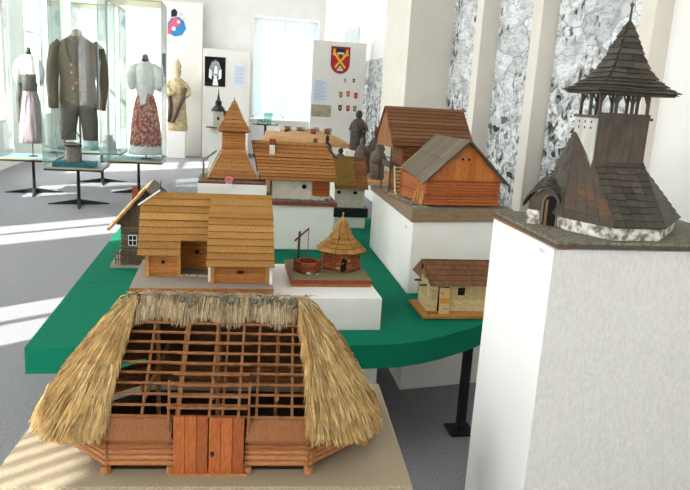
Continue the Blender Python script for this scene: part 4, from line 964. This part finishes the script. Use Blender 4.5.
# framed photograph: dark church interior with pale altar
ph = thing('framed_photograph', 'black-and-white photograph of a church interior on the lower panel', 'photograph', (-.245, 16.948, 2.08))
bl(-.255, .235, -.008, 0, -.36, .33).build('photo_print', 'dark', ph)
P_ = MB(); flat(P_, [(-.13, -.12), (.11, -.12), (.13, .06), (.08, .2), (-.01, .26), (-.1, .2), (-.15, .06)], .010); P_.build('pale_vault', mat('photo_grey', '#6f7173', '#a9abac', 12), ph)
P_ = MB(); flat(P_, [(-.02, .12), (.03, .12), (.05, -.06), (-.04, -.06)], .012); flat(P_, [(-.07, -.34), (.07, -.34), (.025, -.10), (-.035, -.10)], .012); flat(P_, [(-.16, -.16), (-.09, -.2), (-.09, .02), (-.15, .05)], .012); flat(P_, [(.07, -.2), (.14, -.16), (.14, .05), (.08, .02)], .012); P_.build('bright_altar', 'paper', ph)
def sheet(name, label, x, y_, z, w_, h_, m='bluepaper', n=0):
    t = thing(name, label, 'sheet', (x, y_, z)); bl(-w_ / 2, w_ / 2, -.005, 0, -h_ / 2, h_ / 2).build('paper_sheet', m, t)
    if n:
        k = MB()
        for i in range(n): k.box(-w_ * .4, w_ * (.4 - .25 * ((i * 5) % 3 == 0)), -.007, -.005, h_ * (.42 - .84 * i / n) - h_ * .012, h_ * (.42 - .84 * i / n) + h_ * .012)
        k.build('text_lines', mat('pale_ink', '#a9b4c4', rough=.8), t)
    return t
sheet('text_sheet', 'pale text sheet pinned beside the church photograph', .31, 16.948, 2.0, .27, .48, n=12)
YP = 11.498
sheet('text_sheet', 'pale blue text sheet pinned under the red coat of arms', 1.57, YP, 1.745, .25, .385, n=14)
sheet('landscape_print', 'small sepia landscape print at the foot of the coat of arms panel', 1.60, YP, 1.415, .34, .20, 'sepia')
sh = thing('coat_of_arms', 'red shield with crossed yellow antlers on the right-hand cream panel', 'coat of arms', (1.885, YP, 2.27))
shp = [(-.15, .20), (.15, .20), (.15, -.06)] + [(.15 * cos(t), -.06 - .155 * sin(t)) for t in [pi * k / 12 for k in range(1, 12)]] + [(-.15, -.06)]
flat(MB(), [(p[0] * 1.08, p[1] * 1.06) for p in shp], .004).build('shield_border', 'navy', sh)
flat(MB(), shp, .008).build('shield_field', 'red', sh)
for s_ in (-1, 1):
    MB().path([(s_ * p, -.012, q) for p, q in ((-.085, -.13), (-.02, -.05), (.05, .03), (.105, .10), (.11, .17))], .018).path([(s_ * .05, -.012, .03), (s_ * .055, -.012, .10)], .014).path([(s_ * .09, -.012, .07), (s_ * .135, -.012, .09)], .014).build('antler', 'yellow', sh)
flat(MB(), [(-.065, .11), (.065, .11), (.075, .185), (-.075, .185)], .012).build('chief_crown', 'navy', sh)
flat(MB(), [(-.05, .09), (.05, .09), (.06, .12), (-.06, .12)], .014).build('crown_band', 'palegrey', sh)
P_ = MB(); flat(P_, [(-.05, -.18), (.05, -.18), (.05, -.145), (-.05, -.145)], .012); flat(P_, [(-.035, -.14), (.035, -.14), (.0, -.09)], .012); P_.build('small_charge', 'palegrey', sh)
for i, (px, pz, m_, cl) in enumerate(((1.985, 1.94, 'grey', 'small grey'), (2.135, 1.945, 'navy', 'small dark'), (1.925, 1.70, 'greenish', 'olive'), (2.05, 1.72, 'rose', 'rose'), (2.185, 1.70, 'red', 'dark red'), (1.925, 1.48, 'navy', 'navy'), (2.06, 1.48, 'red', 'red'), (2.18, 1.48, 'greenish', 'olive-green'))):
    row = ('top row', 'middle row', 'bottom row')[0 if i < 2 else 1 if i < 5 else 2]
    t = thing('small_emblem', '%s little shield emblem in the %s on the coat of arms panel' % (cl, row), 'emblem', (px, YP, pz), 0, 'little shield emblems')
    s_ = .65 if i < 2 else 1; flat(MB(), [(p[0] * .2 * s_, p[1] * .24 * s_) for p in shp]).build('emblem_field', m_, t)
    flat(MB(), [(-.012 * s_, -.01), (.012 * s_, -.01), (0, .03 * s_)], .007).build('emblem_charge', 'yellow' if i > 1 else 'paper', t)
# saint statue
plinth('white plinth under the gilded saint statue at the far end', rect(-1.35, -.93, 16.55, 16.95), 0, .63)
st = thing('saint_statue', 'faded gilded carved statue of a robed bishop holding his cloak', 'statue', (-1.12, 16.75, .63))
rb_ = MB(); cloth_form(rb_, [(.20, 0), (.235, .03), (.22, .2), (.19, .45), (.18, .7), (.20, .85), (.215, 1.0), (.20, 1.12), (.12, 1.2), (.06, 1.24), (.055, 1.27), (.075, 1.31), (.085, 1.37), (.08, 1.43), (.07, 1.46), (.088, 1.48), (.085, 1.53), (.05, 1.6), (.012, 1.66)], sy=.75, n=36, folds=11, amp=.06)
rb_.build('robed_body', 'gold', st, smooth=True)
m_ = MB(); limb(m_, [(-.15, 0, 1.12), (-.21, -.06, .98), (-.17, -.16, .86), (-.04, -.20, .88)], [.07, .075, .06, .04]); m_.build('arm', 'gold', st, smooth=True)
m_ = MB(); limb(m_, [(.15, 0, 1.12), (.23, -.05, .97), (.25, -.13, .88), (.20, -.18, .80)], [.07, .08, .07, .04]); m_.build('arm', 'gold', st, smooth=True)
m_ = MB(); limb(m_, [(.20, -.12, 1.0), (.12, -.19, .75), (.0, -.21, .5), (-.1, -.17, .2)], [.05, .06, .065, .04]); limb(m_, [(-.2, -.08, .95), (-.16, -.16, .6), (-.19, -.14, .2)], [.05, .05, .04]); m_.build('cloak_folds', 'palecarve', st, smooth=True)
# glass side tables
def gtable(label, x, y_, w_, h, shape=1):
    t = thing('glass_side_table', label, 'table', (x, y_, 0), 0, 'glass-topped side tables')
    m_ = MB(); star_stand(m_, h, r=.26); m_.build('pedestal_stand', 'black', t); MB().prism(poly(20, w_ / 2), h, h + .018).build('glass_top', 'tableglass', t); MB().lathe([(w_ / 2, h), (w_ / 2 + .006, h + .009), (w_ / 2, h + .018), (w_ / 2 - .008, h + .009), (w_ / 2, h)], n=24).build('top_rim', 'black', t); return t
plinth('white plinth beneath the small spired church at the far end', rect(-.30, .06, 13.25, 13.55), 0, .94)
gtable('glass-topped side table with glassware, in front of the far window', .64, 11.0, .42, 1.16)
cs = thing('spired_church_model', 'small white church model with thin dark spire on the far plinth', 'model building', (-.13, 13.38, .95))
MB().prism(poly(16, .24), -.01, .0).build('base_disc', 'black', cs)
bl(-.10, .10, -.07, .13, 0, .30).build('tower_walls', 'plaster', cs); bl(.10, .24, -.02, .12, 0, .22).build('nave_walls', 'plaster', cs)
MB().hexa([(.10, -.04, .22), (.26, -.04, .22), (.26, .14, .22), (.10, .14, .22)], [(.10, .05, .32), (.25, .05, .32), (.25, .051, .32), (.10, .051, .32)]).build('nave_roof', 'brownroof', cs)
MB().lathe([(.15, .30), (.10, .38), (.06, .42), (.065, .48), (.03, .52), (.012, .62), (.003, .74)], (0, .03), 12).build('spire', 'black', cs)
bl(-.02, .02, -.074, -.07, .14, .2).build('tower_window', 'dark', cs)
for i, (x, y_, lb) in enumerate(((.57, 10.98, 'low glass bowl standing on the far glass table'), (.68, 11.02, 'taller clear beaker standing on the far glass table'))):
    o = MB().lathe([(.05, 0), (.07, .02), (.075, .07 + .10 * i), (.068, .07 + .10 * i), (.06, .025)], n=18).build('glass_vessel', 'tableglass', None); o.location = (x, y_, 1.178); tag(o, lb, 'glass vessel')
# relief model table at the window end
dt = thing('relief_table', 'tan relief model table with tiny buildings in front of the far window', 'relief model', (0, 0, 0))
MB().prism([(.42, 8.0), (1.50, 8.0), (1.50, 9.3), (.55, 9.3)], 1.08, 1.12).build('table_board', 'beech', dt)
g = MB(); vs = []; NX, NY = 22, 14
for i in range(NX + 1):
    for j in range(NY + 1):
        x = .44 + 1.04 * i / NX + .0; y_ = 8.02 + 1.26 * j / NY
        if j and x < .44 + .1 * j / NY: x = .44 + .1 * j / NY + .001 * i
        vs.append((x, y_, 1.122 + (.03 * sin(x * 9) * sin(y_ * 6) + .06 * (x - .44) + .04) * sin(pi * min(1, max(0, i / NX))) ** .5 * (0 if j in (0,) else 1)))
n0 = len(vs); vs += [(v[0], v[1], 1.12) for v in vs[:]]
f_ = []
for i in range(NX):
    for j in range(NY):
        a = i * (NY + 1) + j; f_.append((a, a + 1, a + NY + 2, a + NY + 1)); f_.append((n0 + a, n0 + a + NY + 1, n0 + a + NY + 2, n0 + a + 1))
g.add(vs, f_); g.build('relief_ground', 'tan', dt, smooth=True)
for k in range(12):
    x = .72 + .06 * k + rnd.uniform(-.02, .02); y_ = 8.75 + rnd.uniform(-.1, .3); m_ = MB().box(x - .03, x + .03, y_ - .03, y_ + .03, 1.12, 1.22); m_.hexa([(x - .036, y_ - .036, 1.22), (x + .036, y_ - .036, 1.22), (x + .036, y_ + .036, 1.22), (x - .036, y_ + .036, 1.22)], [(x - .036, y_ - .001, 1.255), (x + .036, y_ - .001, 1.255), (x + .036, y_ + .001, 1.255), (x - .036, y_ + .001, 1.255)])
    m_.build('tiny_house', ('plaster', 'brownroof', 'grey')[k % 3], dt)
for x in (.6, 1.42):
    for y_ in (8.1, 9.2): bl(x - .025, x + .025, y_ - .025, y_ + .025, 0, 1.08).build('leg', 'beech', dt)
# carved figures on a low beech table
ft = thing('figure_table', 'low beech-topped table carrying the dark carved figures beyond the white house', 'table', (0, 0, 0))
bl(.95, 1.90, 6.75, 7.97, .80, .84).build('tabletop', 'beech', ft)
for x in (1.0, 1.84):
    for y_ in (6.82, 7.90): bl(x - .03, x + .03, y_ - .03, y_ + .03, 0, .80).build('leg', 'beech', ft)
plinth('small white block under the tallest carved figure', rect(1.36, 1.56, 7.60, 7.86), .84, 1.08)
def figure(label, x, y_, z, h, m, w_=.2):
    t = thing('carved_figure', label, 'carved figure', (x, y_, z), 0, 'dark carved figures')
    b = MB(); cloth_form(b, [(.42 * w_, 0), (.5 * w_, .04 * h), (.46 * w_, .25 * h), (.5 * w_, .5 * h), (.48 * w_, .65 * h), (.3 * w_, .76 * h), (.14 * w_, .79 * h), (.2 * w_, .84 * h), (.22 * w_, .9 * h), (.16 * w_, .96 * h), (.03 * w_, h)], sy=.8, n=22, folds=7, amp=.05); b.build('body', m, t, smooth=True)
    for s_ in (-1, 1):
        k = MB(); limb(k, [(s_ * .36 * w_, 0, .68 * h), (s_ * .5 * w_, -.1 * w_, .52 * h), (s_ * .25 * w_, -.42 * w_, .46 * h), (0, -.5 * w_, .5 * h)], [.1 * w_, .12 * w_, .1 * w_, .06 * w_]); k.build('arm', m, t, smooth=True)
    return t
figure('tallest dark carved figure standing on the small white block', 1.52, 7.72, 1.08, .46, 'bronze', .19)
figure('pale-fronted carved figure in front of the tallest one', 1.50, 7.30, .84, .42, 'palecarve', .16)
figure('stooped dark carved figure at the left edge of the figure table', 1.24, 7.2, .84, .30, 'bronze', .13)
figure('slim dark carved figure beside the barn roof', 1.72, 7.6, .84, .52, 'bronze', .17)
figure('pale carved figure near the barn roof eave, next to the slim dark one', 1.61, 7.0, .84, .40, 'palecarve', .16)
figure('small black carved figure just beyond the right end of the long house roof', 1.17, 7.75, .84, .40, 'black', .11)
figure('short pale carved figure beyond the long house ridge, left of the small black one', 1.03, 7.75, .84, .36, 'palecarve', .12)

# ------------------------------------------------------------------ light
wd = bpy.data.worlds.new('World'); sc.world = wd; wd.use_nodes = True
bg = wd.node_tree.nodes['Background']; bg.inputs[0].default_value = (1, .992, .985, 1); bg.inputs[1].default_value = 12.0
sun = bpy.data.lights.new('sun', 'SUN'); sun.energy = 15; sun.angle = R(.55); sun.color = (1, .96, .9)
so = bpy.data.objects.new('sun', sun); col.objects.link(so)
el = math.atan(.658); so.rotation_euler = V((.82 * cos(el), .57 * cos(el), -sin(el))).to_track_quat('-Z', 'Y').to_euler()
def portal(loc, rot, sx, sy):
    l = bpy.data.lights.new('window_portal', 'AREA'); l.shape = 'RECTANGLE'; l.size = sx; l.size_y = sy; l.cycles.is_portal = True
    o = bpy.data.objects.new('window_portal', l); col.objects.link(o); o.location = loc; o.rotation_euler = rot
for a, b in bays: portal((XL - .28, (a + b) / 2, (Z0 + Z1) / 2), (0, -pi / 2, 0), Z1 - Z0, b - a)
portal(((wx0 + wx1) / 2, YF + .28, (wz0 + wz1) / 2), (-pi / 2, 0, 0), ww, wh)

# ------------------------------------------------------------------ camera
cam = bpy.data.cameras.new('camera'); co = bpy.data.objects.new('camera', cam); col.objects.link(co); sc.camera = co
cam.sensor_width = 36; cam.lens = 670 / 690 * 36; cam.clip_start = .05
pit, rol, yaw = R(12.6), R(3.4), R(10.6)
Rz = Matrix.Rotation(-yaw, 3, 'Z')
f = Rz @ V((0, cos(pit), -sin(pit))); r0 = Rz @ V((1, 0, 0)); u0 = r0.cross(f)
r_ = cos(rol) * r0 + sin(rol) * u0; u_ = -sin(rol) * r0 + cos(rol) * u0
mw = Matrix((r_, u_, -f)).transposed().to_4x4(); mw.translation = (0, 0, 1.7); co.matrix_world = mw

sc.view_settings.view_transform = 'Standard'; sc.view_settings.look = 'None'; sc.view_settings.gamma = 1; sc.view_settings.use_curve_mapping = False
sc.view_settings.exposure = 0.17
sc.cycles.use_denoising = True; sc.cycles.max_bounces = 10; sc.cycles.diffuse_bounces = 5; sc.cycles.transparent_max_bounces = 24
sc.cycles.sample_clamp_indirect = 6
